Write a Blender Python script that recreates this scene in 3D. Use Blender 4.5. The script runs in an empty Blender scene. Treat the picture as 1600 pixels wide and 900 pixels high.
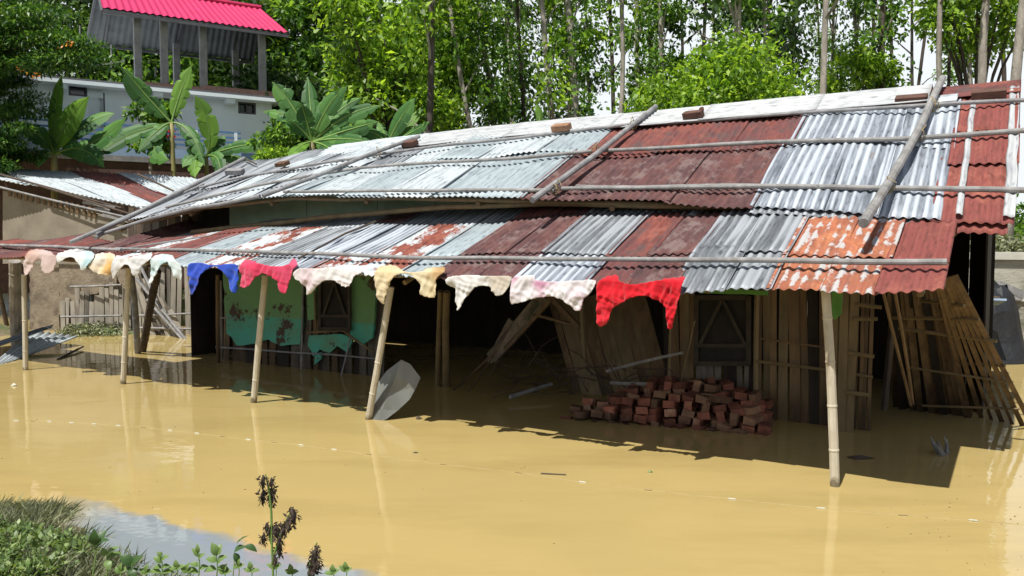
import bpy, math, random
import numpy as np
from mathutils import Vector, noise
R = math.radians
random.seed(7)
sc = bpy.context.scene
COL = sc.collection

# ------------------------------------------------------------------ camera
CAMZ = 1.85
PITCH = math.atan(74 / 1300.0)
cam_d = bpy.data.cameras.new('camera')
cam = bpy.data.objects.new('camera', cam_d); COL.objects.link(cam)
cam.location = (0, 0, CAMZ)
cam.rotation_euler = (math.pi / 2 - PITCH, 0, 0)
cam_d.sensor_width = 36; cam_d.lens = 1300 / 1600 * 36
cam_d.clip_start = 0.05; cam_d.clip_end = 3000
sc.camera = cam

# ------------------------------------------------------------------ light
SUN_EL, SUN_AZ_VEC = 62, Vector((-.54, -.84, 0))      # the sun stands high behind the camera's left shoulder
sun_dir = (SUN_AZ_VEC.normalized() * math.cos(R(SUN_EL)) + Vector((0, 0, math.sin(R(SUN_EL)))))
sun_d = bpy.data.lights.new('sun', 'SUN'); sun_d.energy = 5.0; sun_d.angle = R(.5); sun_d.color = (1, .955, .88)
sun = bpy.data.objects.new('sun', sun_d); COL.objects.link(sun)
sun.rotation_euler = sun_dir.to_track_quat('Z', 'Y').to_euler()
sun.location = (-5, -5, 20)

w = bpy.data.worlds.new('World'); sc.world = w; w.use_nodes = True
nt = w.node_tree; nt.nodes.clear()
sky = nt.nodes.new('ShaderNodeTexSky'); sky.sky_type = 'NISHITA'; sky.sun_disc = False
sky.sun_elevation = R(SUN_EL); sky.sun_rotation = math.atan2(sun_dir.x, sun_dir.y)
bg = nt.nodes.new('ShaderNodeBackground'); bg.inputs[1].default_value = .05
tc = nt.nodes.new('ShaderNodeTexCoord')
cn = nt.nodes.new('ShaderNodeTexNoise'); cn.inputs['Scale'].default_value = 2.6; cn.inputs['Detail'].default_value = 8; cn.inputs['Roughness'].default_value = .55
cm = nt.nodes.new('ShaderNodeMapping'); cm.inputs['Scale'].default_value = (1, 1, 2.2); cm.inputs['Location'].default_value = (3.1, 1.7, .4)
cr = nt.nodes.new('ShaderNodeValToRGB'); cr.color_ramp.elements[0].position = .46; cr.color_ramp.elements[1].position = .62
mx = nt.nodes.new('ShaderNodeMixRGB'); mx.inputs[2].default_value = (13.2, 13.9, 14.7, 1)      # sunlit white cloud
wo = nt.nodes.new('ShaderNodeOutputWorld')
nt.links.new(tc.outputs['Generated'], cm.inputs[0]); nt.links.new(cm.outputs[0], cn.inputs['Vector'])
sz = nt.nodes.new('ShaderNodeSeparateXYZ'); nt.links.new(tc.outputs['Generated'], sz.inputs[0])
el = nt.nodes.new('ShaderNodeMapRange'); el.inputs[1].default_value = .22; el.inputs[2].default_value = .62; el.inputs[3].default_value = .30; el.inputs[4].default_value = -.14   # broken cloud thins out towards the zenith
nt.links.new(sz.outputs[2], el.inputs[0])
ca = nt.nodes.new('ShaderNodeMath'); ca.operation = 'ADD'; nt.links.new(el.outputs[0], ca.inputs[0]); nt.links.new(cn.outputs['Fac'], ca.inputs[1])
nt.links.new(ca.outputs[0], cr.inputs[0]); nt.links.new(cr.outputs[0], mx.inputs[0])
nt.links.new(sky.outputs[0], mx.inputs[1]); nt.links.new(mx.outputs[0], bg.inputs[0]); nt.links.new(bg.outputs[0], wo.inputs[0])
sc.view_settings.view_transform = 'Standard'; sc.view_settings.look = 'None'
sc.view_settings.exposure = 0.5; sc.view_settings.gamma = 1
sc.cycles.max_bounces = 8; sc.cycles.transparent_max_bounces = 8
sc.cycles.use_adaptive_sampling = True

# ------------------------------------------------------------------ geometry of the view and of the house
def ray(px, py):
    a = (px - 800) / 1300.0; b = (450 - py) / 1300.0
    return Vector((a, math.cos(PITCH) + b * math.sin(PITCH), b * math.cos(PITCH) - math.sin(PITCH)))
CP = Vector((0, 0, CAMZ))
P5 = Vector((2.4, 6.2, 0)); U = Vector((-.857, .516, 0)).normalized(); V = Vector((U.y, -U.x, 0))
def H(u, v, z=0): return P5 + U * u + V * v + Vector((0, 0, z))
def uv_of(p): d = p - P5; return d.dot(U), d.dot(V)
def on_plane(px, py, p0, n):
    r = ray(px, py); return CP + r * ((p0 - CP).dot(n) / r.dot(n))
def atv(px, py, v): return on_plane(px, py, H(0, v), V)              # on the vertical plane v = const along the house
def atz(px, py, z=0): return on_plane(px, py, Vector((0, 0, z)), Vector((0, 0, 1)))
def aty(px, py, Y): return on_plane(px, py, Vector((0, Y, 0)), Vector((0, 1, 0)))
def lerp(a, b, t): return a + (b - a) * t
def table(xs, ys, x):
    return float(np.interp(x, xs, ys))
def z_upper(u, v):
    e = table([-1.3, 1, 3, 6.2, 7.9, 9.3, 10.4, 12], [1.98, 2.17, 2.27, 2.41, 2.37, 2.21, 2.06, 1.9], u)
    r = table([-1.3, 1, 5.3, 9, 10.4, 12], [3.42, 3.40, 3.36, 3.24, 3.14, 2.95], u)
    t = (v - 1.0) / 2.36
    sag = .035 * math.sin(u * 1.7 + 1) * math.sin(t * 3.1) + .02 * math.sin(u * 3.9)
    return e + (r - e) * t + sag * (1 if 0 < t < 1 else .4)
def z_veranda(u, v):
    e = table([-1, -.4, 1, 4, 8, 11, 14], [1.60, 1.55, 1.50, 1.53, 1.60, 1.64, 1.66], u)
    t_ = table([-1, 1, 3, 6, 9, 11.6, 14], [2.36, 2.40, 2.38, 2.23, 2.06, 1.84, 1.76], u)
    t = (v + .3) / table([9.3, 10.4], [2.2, .95], u)
    return e + (t_ - e) * t + .015 * math.sin(u * 2.7) + .03 * math.sin(t * 3.1) * math.sin(u * 1.1)
def z_main(u, v): return z_upper(u, v)
def onsurf(px, py, f, lift=0.0):
    r = ray(px, py); prev = None; t = 3.5
    while t < 22:
        p = CP + r * t; u, v = uv_of(p); d = p.z - f(u, v) - lift
        if prev is not None and d < 0 <= prev: 
            lo, hi = t - .05, t
            for _ in range(20):
                m = (lo + hi) / 2; p = CP + r * m; u, v = uv_of(p)
                if p.z - f(u, v) - lift < 0: hi = m
                else: lo = m
            return CP + r * lo
        prev = d; t += .05
    return CP + r * 9

# ------------------------------------------------------------------ materials
def newmat(name):
    m = bpy.data.materials.new(name); m.use_nodes = True
    t = m.node_tree; return m, t, t.nodes['Principled BSDF']
def N(t, typ, **kw):
    n = t.nodes.new(typ)
    for k, v in kw.items():
        if k in n.inputs: n.inputs[k].default_value = v
        else: setattr(n, k, v)
    return n
def ramp(t, src, a, b):
    r = N(t, 'ShaderNodeMapRange'); r.inputs[1].default_value = a; r.inputs[2].default_value = b
    t.links.new(src, r.inputs[0]); return r.outputs[0]
def mix(t, f, a, b):
    m = N(t, 'ShaderNodeMixRGB')
    if isinstance(f, (int, float)): m.inputs[0].default_value = f
    else: t.links.new(f, m.inputs[0])
    for i, c in ((1, a), (2, b)):
        if isinstance(c, tuple): m.inputs[i].default_value = (*c, 1)
        else: t.links.new(c, m.inputs[i])
    return m.outputs[0]
def nz(t, vec, scale, detail=4, rough=.55):
    n = N(t, 'ShaderNodeTexNoise'); n.inputs['Scale'].default_value = scale
    n.inputs['Detail'].default_value = detail; n.inputs['Roughness'].default_value = rough
    if vec is not None: t.links.new(vec, n.inputs['Vector'])
    return n.outputs['Fac']
def coords(t, kind='Object', scale=(1, 1, 1), rnd=True):
    c = N(t, 'ShaderNodeTexCoord'); m = N(t, 'ShaderNodeMapping'); m.inputs['Scale'].default_value = scale
    t.links.new(c.outputs[kind], m.inputs[0])
    if rnd:
        o = N(t, 'ShaderNodeObjectInfo'); k = N(t, 'ShaderNodeVectorMath', operation='SCALE'); 
        cx = N(t, 'ShaderNodeCombineXYZ'); cx.inputs[1].default_value = .4; cx.inputs[2].default_value = .7
        t.links.new(o.outputs['Random'], cx.inputs[0]); t.links.new(cx.outputs[0], k.inputs[0]); k.inputs['Scale'].default_value = 37
        t.links.new(k.outputs[0], m.inputs['Location'])
    return m.outputs[0]
def bump(t, b, h, s, d=.02):
    n = N(t, 'ShaderNodeBump'); n.inputs['Strength'].default_value = s; n.inputs['Distance'].default_value = d
    t.links.new(h, n.inputs['Height']); t.links.new(n.outputs[0], b.inputs['Normal'])
def plain(name, a, b, scale=4, rough=.8, bmp=.3, dist=.01, stretch=(1, 1, 1), c=None, cpos=(.6, .7), metal=0, spec=.3, trans=0, sheen=0):
    m, t, p = newmat(name)
    v = coords(t, 'Object', stretch)
    f = nz(t, v, scale, 6, .6)
    col = mix(t, ramp(t, f, .35, .65), a, b)
    if c: col = mix(t, ramp(t, nz(t, v, scale * .37, 5, .65), *cpos), col, c)
    t.links.new(col, p.inputs['Base Color'])
    p.inputs['Roughness'].default_value = rough; p.inputs['Metallic'].default_value = metal
    p.inputs['Specular IOR Level'].default_value = spec
    if sheen: p.inputs['Sheen Weight'].default_value = sheen
    if bmp: bump(t, p, nz(t, v, scale * 4, 5, .6), bmp, dist)
    return m
def wet(m, z0, z1, k):
    """water-stained foot: the material is darker where it has soaked"""
    t = m.node_tree; p = t.nodes['Principled BSDF']; src = p.inputs['Base Color'].links[0].from_socket
    g = N(t, 'ShaderNodeNewGeometry'); sp_ = N(t, 'ShaderNodeSeparateXYZ'); t.links.new(g.outputs['Position'], sp_.inputs[0])
    a = N(t, 'ShaderNodeMath', operation='MULTIPLY_ADD'); a.inputs[1].default_value = .25; t.links.new(nz(t, g.outputs['Position'], 9, 3, .6), a.inputs[0]); t.links.new(sp_.outputs[2], a.inputs[2])
    mu = N(t, 'ShaderNodeMixRGB', blend_type='MULTIPLY'); mu.inputs[2].default_value = (*k, 1)
    f_ = ramp(t, a.outputs[0], z1 + .12, z0 + .12); t.links.new(f_, mu.inputs[0]); t.links.new(src, mu.inputs[1]); t.links.new(mu.outputs[0], p.inputs['Base Color'])
def sheet_mat(name, base, dark, rust, rust_lo, rust_hi, streak=.5, crest=None, rough=.5, metal=.25, patch=None, blotch=False):
    """weathered corrugated iron: streaks run down the sheet, rust in blotches, wear on the crests"""
    m, t, p = newmat(name)
    v1 = coords(t, 'UV', (13.2, 1.2, 1)); v2 = coords(t, 'UV', (3.0, 1.6, 1)); v3 = coords(t, 'UV', (40, 6, 1)); v4 = coords(t, 'UV', (6, 4, 1))
    st = nz(t, v1, 1.0, 5, .65)
    col = mix(t, ramp(t, st, .60 - .3 * streak, .72), base, dark)
    col = mix(t, ramp(t, nz(t, v3, 1.0, 3, .6), .52, .72), col, tuple(x * .72 for x in dark))
    if patch: col = mix(t, ramp(t, nz(t, v4, .9, 5, .7), .50, .60), col, patch)
    n2 = nz(t, v2, 1.1, 8, .7)
    rcol = mix(t, ramp(t, nz(t, v3, .6, 4, .6), .35, .68), rust, tuple(x * .42 for x in rust))
    rcol = mix(t, ramp(t, nz(t, v4, 1.6, 5, .7), .42, .7), rcol, (rust[0] * 1.35, rust[1] * 1.7, rust[2] * 1.6))
    col = mix(t, ramp(t, n2, rust_lo, rust_hi), col, rcol)
    if crest:
        cc = N(t, 'ShaderNodeTexCoord'); sp = N(t, 'ShaderNodeSeparateXYZ'); t.links.new(cc.outputs['UV'], sp.inputs[0])
        mu = N(t, 'ShaderNodeMath', operation='MULTIPLY'); mu.inputs[1].default_value = 2 * math.pi / .076; t.links.new(sp.outputs[0], mu.inputs[0])
        si = N(t, 'ShaderNodeMath', operation='SINE'); t.links.new(mu.outputs[0], si.inputs[0])
        ml = N(t, 'ShaderNodeMath', operation='MULTIPLY_ADD'); ml.inputs[1].default_value = .12 if not blotch else .07; t.links.new(si.outputs[0], ml.inputs[0])
        t.links.new(nz(t, v1, .55, 5, .6) if not blotch else nz(t, v4, 1.2, 5, .65), ml.inputs[2])
        col = mix(t, ramp(t, ml.outputs[0], .50 if not blotch else .54, .66 if not blotch else .60), col, crest)
    t.links.new(col, p.inputs['Base Color'])
    rr = N(t, 'ShaderNodeMapRange'); rr.inputs[1].default_value = .3; rr.inputs[2].default_value = .7; rr.inputs[3].default_value = rough; rr.inputs[4].default_value = min(1, rough + .3)
    t.links.new(n2, rr.inputs[0]); t.links.new(rr.outputs[0], p.inputs['Roughness'])
    p.inputs['Metallic'].default_value = metal; p.inputs['Specular IOR Level'].default_value = .4
    bump(t, p, nz(t, v4, 3, 5, .6), .25, .01)
    return m
M = {}
M['white_iron'] = sheet_mat('white_zinc_iron', (.43, .475, .50), (.25, .29, .32), (.36, .26, .20), .66, .78, .35)
M['pale_iron'] = sheet_mat('pale_blue_zinc_iron', (.33, .385, .41), (.20, .24, .265), (.34, .20, .14), .62, .80, .6)
M['grey_iron'] = sheet_mat('grey_weathered_iron', (.28, .315, .365), (.10, .112, .135), (.22, .13, .09), .62, .80, .9, crest=(.43, .475, .53))
M['dull_iron'] = sheet_mat('dull_grey_iron', (.20, .22, .245), (.075, .083, .092), (.19, .11, .08), .64, .82, .9, crest=(.31, .335, .365))
M['brown_iron'] = sheet_mat('brown_rusted_iron', (.095, .042, .042), (.045, .024, .027), (.125, .045, .040), .45, .65, .7, rough=.75, metal=0, patch=(.15, .105, .10))
M['maroon_iron'] = sheet_mat('maroon_rusted_iron', (.15, .048, .044), (.065, .028, .030), (.20, .055, .042), .46, .62, .7, rough=.75, metal=0, patch=(.085, .05, .048))
M['mix_iron'] = sheet_mat('rust_and_white_iron', (.48, .52, .54), (.25, .28, .30), (.22, .060, .042), .47, .52, .4, rough=.6, metal=.1)
M['orange_iron'] = sheet_mat('orange_rusted_iron', (.30, .10, .055), (.17, .07, .05), (.36, .12, .06), .40, .6, .7, crest=(.36, .35, .35), rough=.8, metal=0, blotch=True)
M['redwhite_iron'] = sheet_mat('red_rusted_iron_with_white', (.19, .050, .042), (.12, .034, .030), (.22, .06, .046), .45, .6, .5, crest=None, rough=.7, metal=0, patch=None)
M['white_paint'] = sheet_mat('white_ridge_iron', (.38, .395, .405), (.25, .265, .29), (.28, .17, .13), .68, .80, .3, metal=.05)
M['pink_iron'] = plain('pink_painted_iron', (.50, .035, .12), (.44, .03, .10), 3, .45, .1)
M['under_iron'] = plain('roof_underside_iron', (.10, .105, .11), (.065, .07, .075), 3, .6, .1)
M['bamboo'] = plain('weathered_bamboo', (.27, .265, .26), (.15, .148, .145), 9, .7, .35, .01, (1, 1, .3), c=(.14, .12, .10), cpos=(.58, .74))
M['bamboo_grey'] = plain('silver_grey_bamboo', (.26, .26, .265), (.15, .15, .155), 7, .7, .35, .01, c=(.12, .11, .10), cpos=(.60, .74))
M['bamboo_tan'] = plain('tan_bamboo', (.18, .13, .066), (.11, .082, .042), 7, .6, .3, .01, (1, 1, .3), c=(.12, .09, .05), cpos=(.62, .76))
M['bamboo_post'] = plain('pale_bamboo_post', (.50, .46, .375), (.38, .345, .27), 9, .6, .3, .01, (1, 1, .35), c=(.24, .19, .12), cpos=(.60, .72))
M['dark_wood'] = plain('dark_wet_wood', (.09, .065, .045), (.045, .035, .03), 8, .8, .5, .01, (1, 1, .3))
M['slat'] = plain('split_bamboo_slat', (.185, .120, .062), (.10, .066, .036), 8, .75, .4, .01, (1, 1, .15), c=(.05, .035, .025), cpos=(.55, .75))
M['slat_grey'] = plain('grey_split_bamboo', (.17, .155, .13), (.085, .075, .06), 8, .8, .4, .01, (1, 1, .2), c=(.08, .065, .05), cpos=(.55, .75))
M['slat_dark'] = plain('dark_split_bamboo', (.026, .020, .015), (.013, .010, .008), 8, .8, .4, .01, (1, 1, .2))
M['slat_pale'] = plain('pale_dusty_split_bamboo', (.34, .31, .26), (.22, .20, .165), 8, .85, .4, .01, (1, 1, .2), c=(.10, .08, .06), cpos=(.55, .75))
M['mud'] = plain('dried_mud_plaster', (.23, .19, .14), (.155, .125, .09), 4, .95, .6, .03, c=(.10, .08, .058), cpos=(.52, .62))
M['mud_pale'] = plain('smooth_pale_mud_wall', (.22, .195, .155), (.16, .14, .11), 2.2, .95, .3, .01, c=(.20, .17, .125), cpos=(.6, .75))
M['brick'] = plain('red_clay_brick', (.27, .098, .060), (.16, .062, .042), 9, .9, .6, .008, c=(.32, .21, .14), cpos=(.56, .68))
M['brick_brown'] = plain('brown_clay_brick', (.24, .135, .080), (.14, .08, .05), 9, .9, .6, .008, c=(.14, .07, .05), cpos=(.56, .68))
M['wood_red'] = plain('reddish_wood_block', (.13, .065, .05), (.07, .04, .03), 6, .85, .6, .01, (1, 1, 3))
M['soil'] = plain('damp_soil', (.20, .16, .10), (.12, .10, .06), 1.2, .95, .6, .03, c=(.08, .11, .04), cpos=(.5, .6))
M['concrete'] = plain('grey_concrete', (.30, .30, .30), (.20, .20, .205), 4, .9, .4, .01, c=(.12, .12, .125), cpos=(.6, .75))
M['wall_old'] = plain('weathered_plaster_wall', (.34, .33, .28), (.22, .21, .17), 1.7, .95, .6, .03, (1, 1, 2.5), c=(.11, .11, .08), cpos=(.56, .68))
M['wall_cap'] = plain('pale_cement_capping', (.46, .45, .40), (.34, .33, .29), 3, .9, .4, .01)
M['house_white'] = plain('pale_blue_limewash', (.76, .84, .89), (.71, .80, .87), 1.2, .85, .15, .01, c=(.60, .68, .74), cpos=(.64, .8))
M['house_blue'] = plain('blue_paint', (.10, .22, .46), (.08, .18, .38), 3, .6, .1)
M['house_dado'] = plain('pale_blue_dado', (.30, .42, .62), (.24, .35, .54), 2, .7, .1)
M['parapet'] = plain('dark_brick_parapet', (.14, .085, .07), (.09, .06, .055), 9, .95, .5, .02)
M['dark_glass'] = plain('dark_window_glass', (.03, .035, .045), (.015, .018, .022), 2, .15, 0, spec=.6)
M['frame'] = plain('dark_painted_frame', (.10, .10, .11), (.07, .07, .08), 4, .6, .1)
M['shutter'] = plain('dark_shutter_board', (.020, .018, .016), (.012, .011, .010), 6, .8, .3)
M['shutter_bar'] = plain('dark_shutter_bar', (.05, .04, .028), (.03, .024, .018), 6, .8, .3)
M['plastic'] = plain('clear_dirty_plastic', (.17, .18, .165), (.10, .105, .095), 3.5, .28, .25, .01, (1, 1, .5), c=(.34, .36, .34), cpos=(.60, .64), spec=.6)
M['rag'] = plain('wet_grey_rag', (.20, .20, .19), (.10, .10, .10), 9, .8, .5)
M['tarp'] = plain('black_tarpaulin', (.02, .022, .026), (.012, .013, .016), 4, .5, .6, .03)
M['blue_panel'] = plain('faded_blue_panel', (.26, .34, .46), (.18, .24, .34), 4, .5, .3)
M['bark'] = plain('grey_bark', (.34, .31, .27), (.20, .18, .155), 6, .95, .8, .03, (1, 1, .3), c=(.10, .10, .06), cpos=(.56, .7))
M['bark_dark'] = plain('dark_bark', (.09, .075, .06), (.045, .038, .03), 6, .95, .8, .03, (1, 1, .3))
M['banana_stem'] = plain('banana_stem', (.26, .24, .09), (.14, .12, .05), 5, .6, .3, .01, (1, 1, .3))
M['stem_green'] = plain('green_stem', (.16, .26, .06), (.10, .18, .04), 6, .6, .1)
M['wilt'] = plain('wilted_black_leaf', (.075, .055, .040), (.020, .016, .014), 30, .8, .6, .01)
M['float_white'] = plain('white_foam_bit', (.50, .50, .42), (.40, .40, .34), 9, .8, .1)
M['cord'] = plain('thin_pale_cord', (.30, .24, .12), (.22, .17, .08), 9, .9, .1)

wet(M['bamboo_post'], .02, .07, (.35, .32, .26)); wet(M['slat'], .15, .42, (.5, .5, .5)); wet(M['slat_grey'], .15, .42, (.55, .52, .48)); wet(M['brick'], .0, .12, (.5, .5, .5)); wet(M['brick_brown'], .0, .12, (.5, .5, .5))
# green plaster: two greens, dark decay holes
m, t, p = newmat('flaking_green_plaster'); v = coords(t, 'Object', (1, 1, 1), False)
sep = N(t, 'ShaderNodeSeparateXYZ'); t.links.new(v, sep.inputs[0])
base = mix(t, ramp(t, sep.outputs[2], .72, .74), (.075, .34, .26), (.13, .28, .12))
base = mix(t, ramp(t, nz(t, v, 3, 6, .7), .45, .75), base, (.12, .23, .11))
base = mix(t, ramp(t, nz(t, v, 2.1, 7, .75), .575, .595), base, (.06, .042, .032))
t.links.new(base, p.inputs['Base Color']); p.inputs['Roughness'].default_value = .9
bump(t, p, nz(t, v, 9, 5, .6), .5, .02); M['green'] = m
M['green_pale'] = plain('pale_green_plaster', (.26, .34, .24), (.19, .26, .18), 3, .95, .4, .01, c=(.22, .15, .10), cpos=(.62, .70))
M['green_board'] = plain('green_painted_board', (.10, .24, .05), (.06, .16, .04), 5, .8, .3)

# muddy water
m, t, p = newmat('muddy_flood_water'); c_ = N(t, 'ShaderNodeTexCoord'); v = c_.outputs['Object']
col = mix(t, ramp(t, nz(t, v, .30, 6, .6), .35, .7), (.40, .303, .120), (.345, .266, .108))
ms_ = N(t, 'ShaderNodeMapping'); ms_.inputs['Scale'].default_value = (.35, 1.5, 1); ms_.inputs['Rotation'].default_value = (0, 0, .5); t.links.new(v, ms_.inputs[0])
col = mix(t, ramp(t, nz(t, ms_.outputs[0], .9, 7, .65), .50, .80), col, (.30, .225, .085))
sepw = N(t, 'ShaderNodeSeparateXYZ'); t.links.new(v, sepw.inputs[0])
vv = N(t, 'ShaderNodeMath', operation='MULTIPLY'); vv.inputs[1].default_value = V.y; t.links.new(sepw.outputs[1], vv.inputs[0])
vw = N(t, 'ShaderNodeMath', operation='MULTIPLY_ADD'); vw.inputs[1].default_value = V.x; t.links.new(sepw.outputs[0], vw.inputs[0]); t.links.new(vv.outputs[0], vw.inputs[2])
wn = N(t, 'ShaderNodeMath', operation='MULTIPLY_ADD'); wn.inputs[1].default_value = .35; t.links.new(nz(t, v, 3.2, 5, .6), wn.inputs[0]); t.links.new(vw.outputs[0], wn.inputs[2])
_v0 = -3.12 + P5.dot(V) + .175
mf = N(t, 'ShaderNodeMath', operation='MULTIPLY'); t.links.new(ramp(t, wn.outputs[0], _v0 + .05, _v0 - .05), mf.inputs[0]); t.links.new(ramp(t, sepw.outputs[0], -3.3, -2.7), mf.inputs[1]); f_sky_reflect = mf.outputs[0]
col = mix(t, f_sky_reflect, col, (.20, .23, .25))   # sky reflection painted into the water colour, edged along the mirrored eave
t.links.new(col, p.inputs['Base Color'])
p.inputs['Roughness'].default_value = .03; p.inputs['IOR'].default_value = 1.33; p.inputs['Specular IOR Level'].default_value = .5
mp = N(t, 'ShaderNodeMapping'); mp.inputs['Scale'].default_value = (1, 1.6, 1); t.links.new(v, mp.inputs[0])
ad = N(t, 'ShaderNodeMath', operation='ADD'); t.links.new(nz(t, mp.outputs[0], 2.2, 3, .5), ad.inputs[0])
m2 = N(t, 'ShaderNodeMath', operation='MULTIPLY'); m2.inputs[1].default_value = .12; t.links.new(nz(t, mp.outputs[0], 14, 2, .5), m2.inputs[0]); t.links.new(m2.outputs[0], ad.inputs[1])
bump(t, p, ad.outputs[0], .10, .03); M['water'] = m

def leaf_mat(name, dark, mid, lite, trans=.35, rough=.45, pos=(.15, .6, .95)):
    m, t, p = newmat(name)
    g = N(t, 'ShaderNodeNewGeometry'); r = N(t, 'ShaderNodeValToRGB')
    e = r.color_ramp.elements; e[0].position = pos[0]; e[0].color = (*dark, 1); e[1].position = pos[2]; e[1].color = (*lite, 1)
    k = e.new(pos[1]); k.color = (*mid, 1)
    t.links.new(g.outputs['Random Per Island'], r.inputs[0])
    t.links.new(r.outputs[0], p.inputs['Base Color']); p.inputs['Roughness'].default_value = rough; p.inputs['Specular IOR Level'].default_value = .4
    tr = N(t, 'ShaderNodeBsdfTranslucent'); ms = N(t, 'ShaderNodeMixShader'); ms.inputs[0].default_value = trans
    br = N(t, 'ShaderNodeMixRGB', blend_type='MULTIPLY'); br.inputs[0].default_value = 1; br.inputs[2].default_value = (1.5, 1.5, .55, 1)
    t.links.new(r.outputs[0], br.inputs[1]); t.links.new(br.outputs[0], tr.inputs[0])
    o = t.nodes['Material Output']
    t.links.new(p.outputs[0], ms.inputs[1]); t.links.new(tr.outputs[0], ms.inputs[2]); t.links.new(ms.outputs[0], o.inputs[0])
    return m
M['leaf_fresh'] = leaf_mat('fresh_broad_leaf', (.06, .13, .02), (.19, .34, .035), (.38, .54, .07), .5)
M['leaf_vine'] = leaf_mat('vine_leaf', (.03, .08, .018), (.11, .235, .035), (.26, .43, .065), .45)
M['leaf_dark'] = leaf_mat('dark_evergreen_leaf', (.02, .05, .016), (.045, .095, .026), (.09, .16, .04), .25)
M['leaf_feather'] = leaf_mat('feathery_leaflet', (.02, .065, .018), (.05, .13, .025), (.15, .26, .045), .35)
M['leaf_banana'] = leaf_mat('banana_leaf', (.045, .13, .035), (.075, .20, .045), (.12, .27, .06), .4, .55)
M['leaf_banana_lit'] = leaf_mat('sunlit_banana_leaf', (.13, .27, .04), (.17, .33, .05), (.22, .40, .06), .5, .55)  # lighter copy of the banana leaf, sunlight put into its colour
M['leaf_weed'] = leaf_mat('weed_leaf', (.07, .12, .035), (.14, .22, .065), (.28, .36, .15), .3)
M['grass'] = leaf_mat('muddy_grass_blade', (.09, .10, .06), (.18, .20, .11), (.32, .34, .21), .2, .7)
M['flower'] = leaf_mat('orange_petal', (.6, .16, .02), (.7, .25, .03), (.75, .35, .04), .3)

# ------------------------------------------------------------------ mesh building
class MB:
    def __init__(s): s.v = []; s.f = []; s.uv = {}
    def quadbox(s, p, ax, ay, az):
        """box centred at p with half axes ax, ay, az"""
        b = len(s.v)
        for i in (-1, 1):
            for j in (-1, 1):
                for k in (-1, 1): s.v.append(p + ax * i + ay * j + az * k)
        for q in ((0, 1, 3, 2), (4, 6, 7, 5), (0, 4, 5, 1), (2, 3, 7, 6), (0, 2, 6, 4), (1, 5, 7, 3)): s.f.append(tuple(b + i for i in q))
        return s
    def beam(s, a, b, w, th, up=Vector((0, 0, 1)), side=None):
        d = (b - a); L = d.length; d = d / L
        if side is None: side = d.cross(up); side = side.normalized() if side.length > 1e-4 else Vector((1, 0, 0))
        n = side.cross(d).normalized()
        return s.quadbox((a + b) / 2, d * L / 2, side * w / 2, n * th / 2)
    def tube(s, pts, rads, n=8, cap=True):
        b0 = len(s.v); m = len(pts); prev = None
        for i, p in enumerate(pts):
            d = (pts[min(i + 1, m - 1)] - pts[max(i - 1, 0)]).normalized()
            if prev is None:
                a = d.cross(Vector((0, 0, 1))); a = a if a.length > .1 else d.cross(Vector((0, 1, 0)))
            else: a = prev - d * prev.dot(d)
            a.normalize(); prev = a; c = d.cross(a)
            r = rads[i] if hasattr(rads, '__len__') else rads
            for k in range(n):
                th = 2 * math.pi * k / n; s.v.append(p + (a * math.cos(th) + c * math.sin(th)) * r)
        for i in range(m - 1):
            for k in range(n):
                s.f.append((b0 + i * n + k, b0 + i * n + (k + 1) % n, b0 + (i + 1) * n + (k + 1) % n, b0 + (i + 1) * n + k))
        if cap: s.f.append(tuple(b0 + k for k in range(n))[::-1]); s.f.append(tuple(b0 + (m - 1) * n + k for k in range(n)))
        return s
    def grid(s, fn, nu, nv, uvf=None):
        b = len(s.v)
        for j in range(nv + 1):
            for i in range(nu + 1):
                s.v.append(fn(i / nu, j / nv))
                if uvf: s.uv[len(s.v) - 1] = uvf(i / nu, j / nv)
        for j in range(nv):
            for i in range(nu):
                a = b + j * (nu + 1) + i; s.f.append((a, a + 1, a + nu + 2, a + nu + 1))
        return s
    def build(s, name, mat, parent=None, smooth=False, solid=0, origin=None):
        me = bpy.data.meshes.new(name)
        if parent is not None: o0 = parent_origin(parent)
        elif origin is not None: o0 = origin
        else:
            zs = min(q.z for q in s.v); c = sum(s.v, Vector((0, 0, 0))) / len(s.v); o0 = Vector((c.x, c.y, zs))
        me.from_pydata([tuple(q - o0) for q in s.v], [], s.f); me.materials.append(M[mat] if isinstance(mat, str) else mat)
        if s.uv:
            l = me.uv_layers.new(name='UVMap')
            vi = np.zeros(len(me.loops), dtype=np.int32); me.loops.foreach_get('vertex_index', vi)
            arr = np.zeros((len(s.v), 2), dtype=np.float32)
            for k, q in s.uv.items(): arr[k] = q
            l.data.foreach_set('uv', arr[vi].ravel())
        if smooth: me.shade_smooth()
        o = bpy.data.objects.new(name, me); COL.objects.link(o)
        if parent is not None: o.parent = parent
        else: o.location = o0
        if solid:
            md = o.modifiers.new('thickness', 'SOLIDIFY'); md.thickness = solid; md.offset = 0
        return o
ORG = {}
def parent_origin(p):
    v = Vector((0, 0, 0))
    while p is not None: v = v + Vector(p.location); p = p.parent
    return v
def tag(o, label=None, cat=None, group=None, kind=None):
    if label: o['label'] = label
    if cat: o['category'] = cat
    if group: o['group'] = group
    if kind: o['kind'] = kind
    return o
def thing(name, loc, label, cat, group=None):
    o = bpy.data.objects.new(name, None); COL.objects.link(o); o.location = loc; o.empty_display_size = .2
    return tag(o, label, cat, group)
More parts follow.
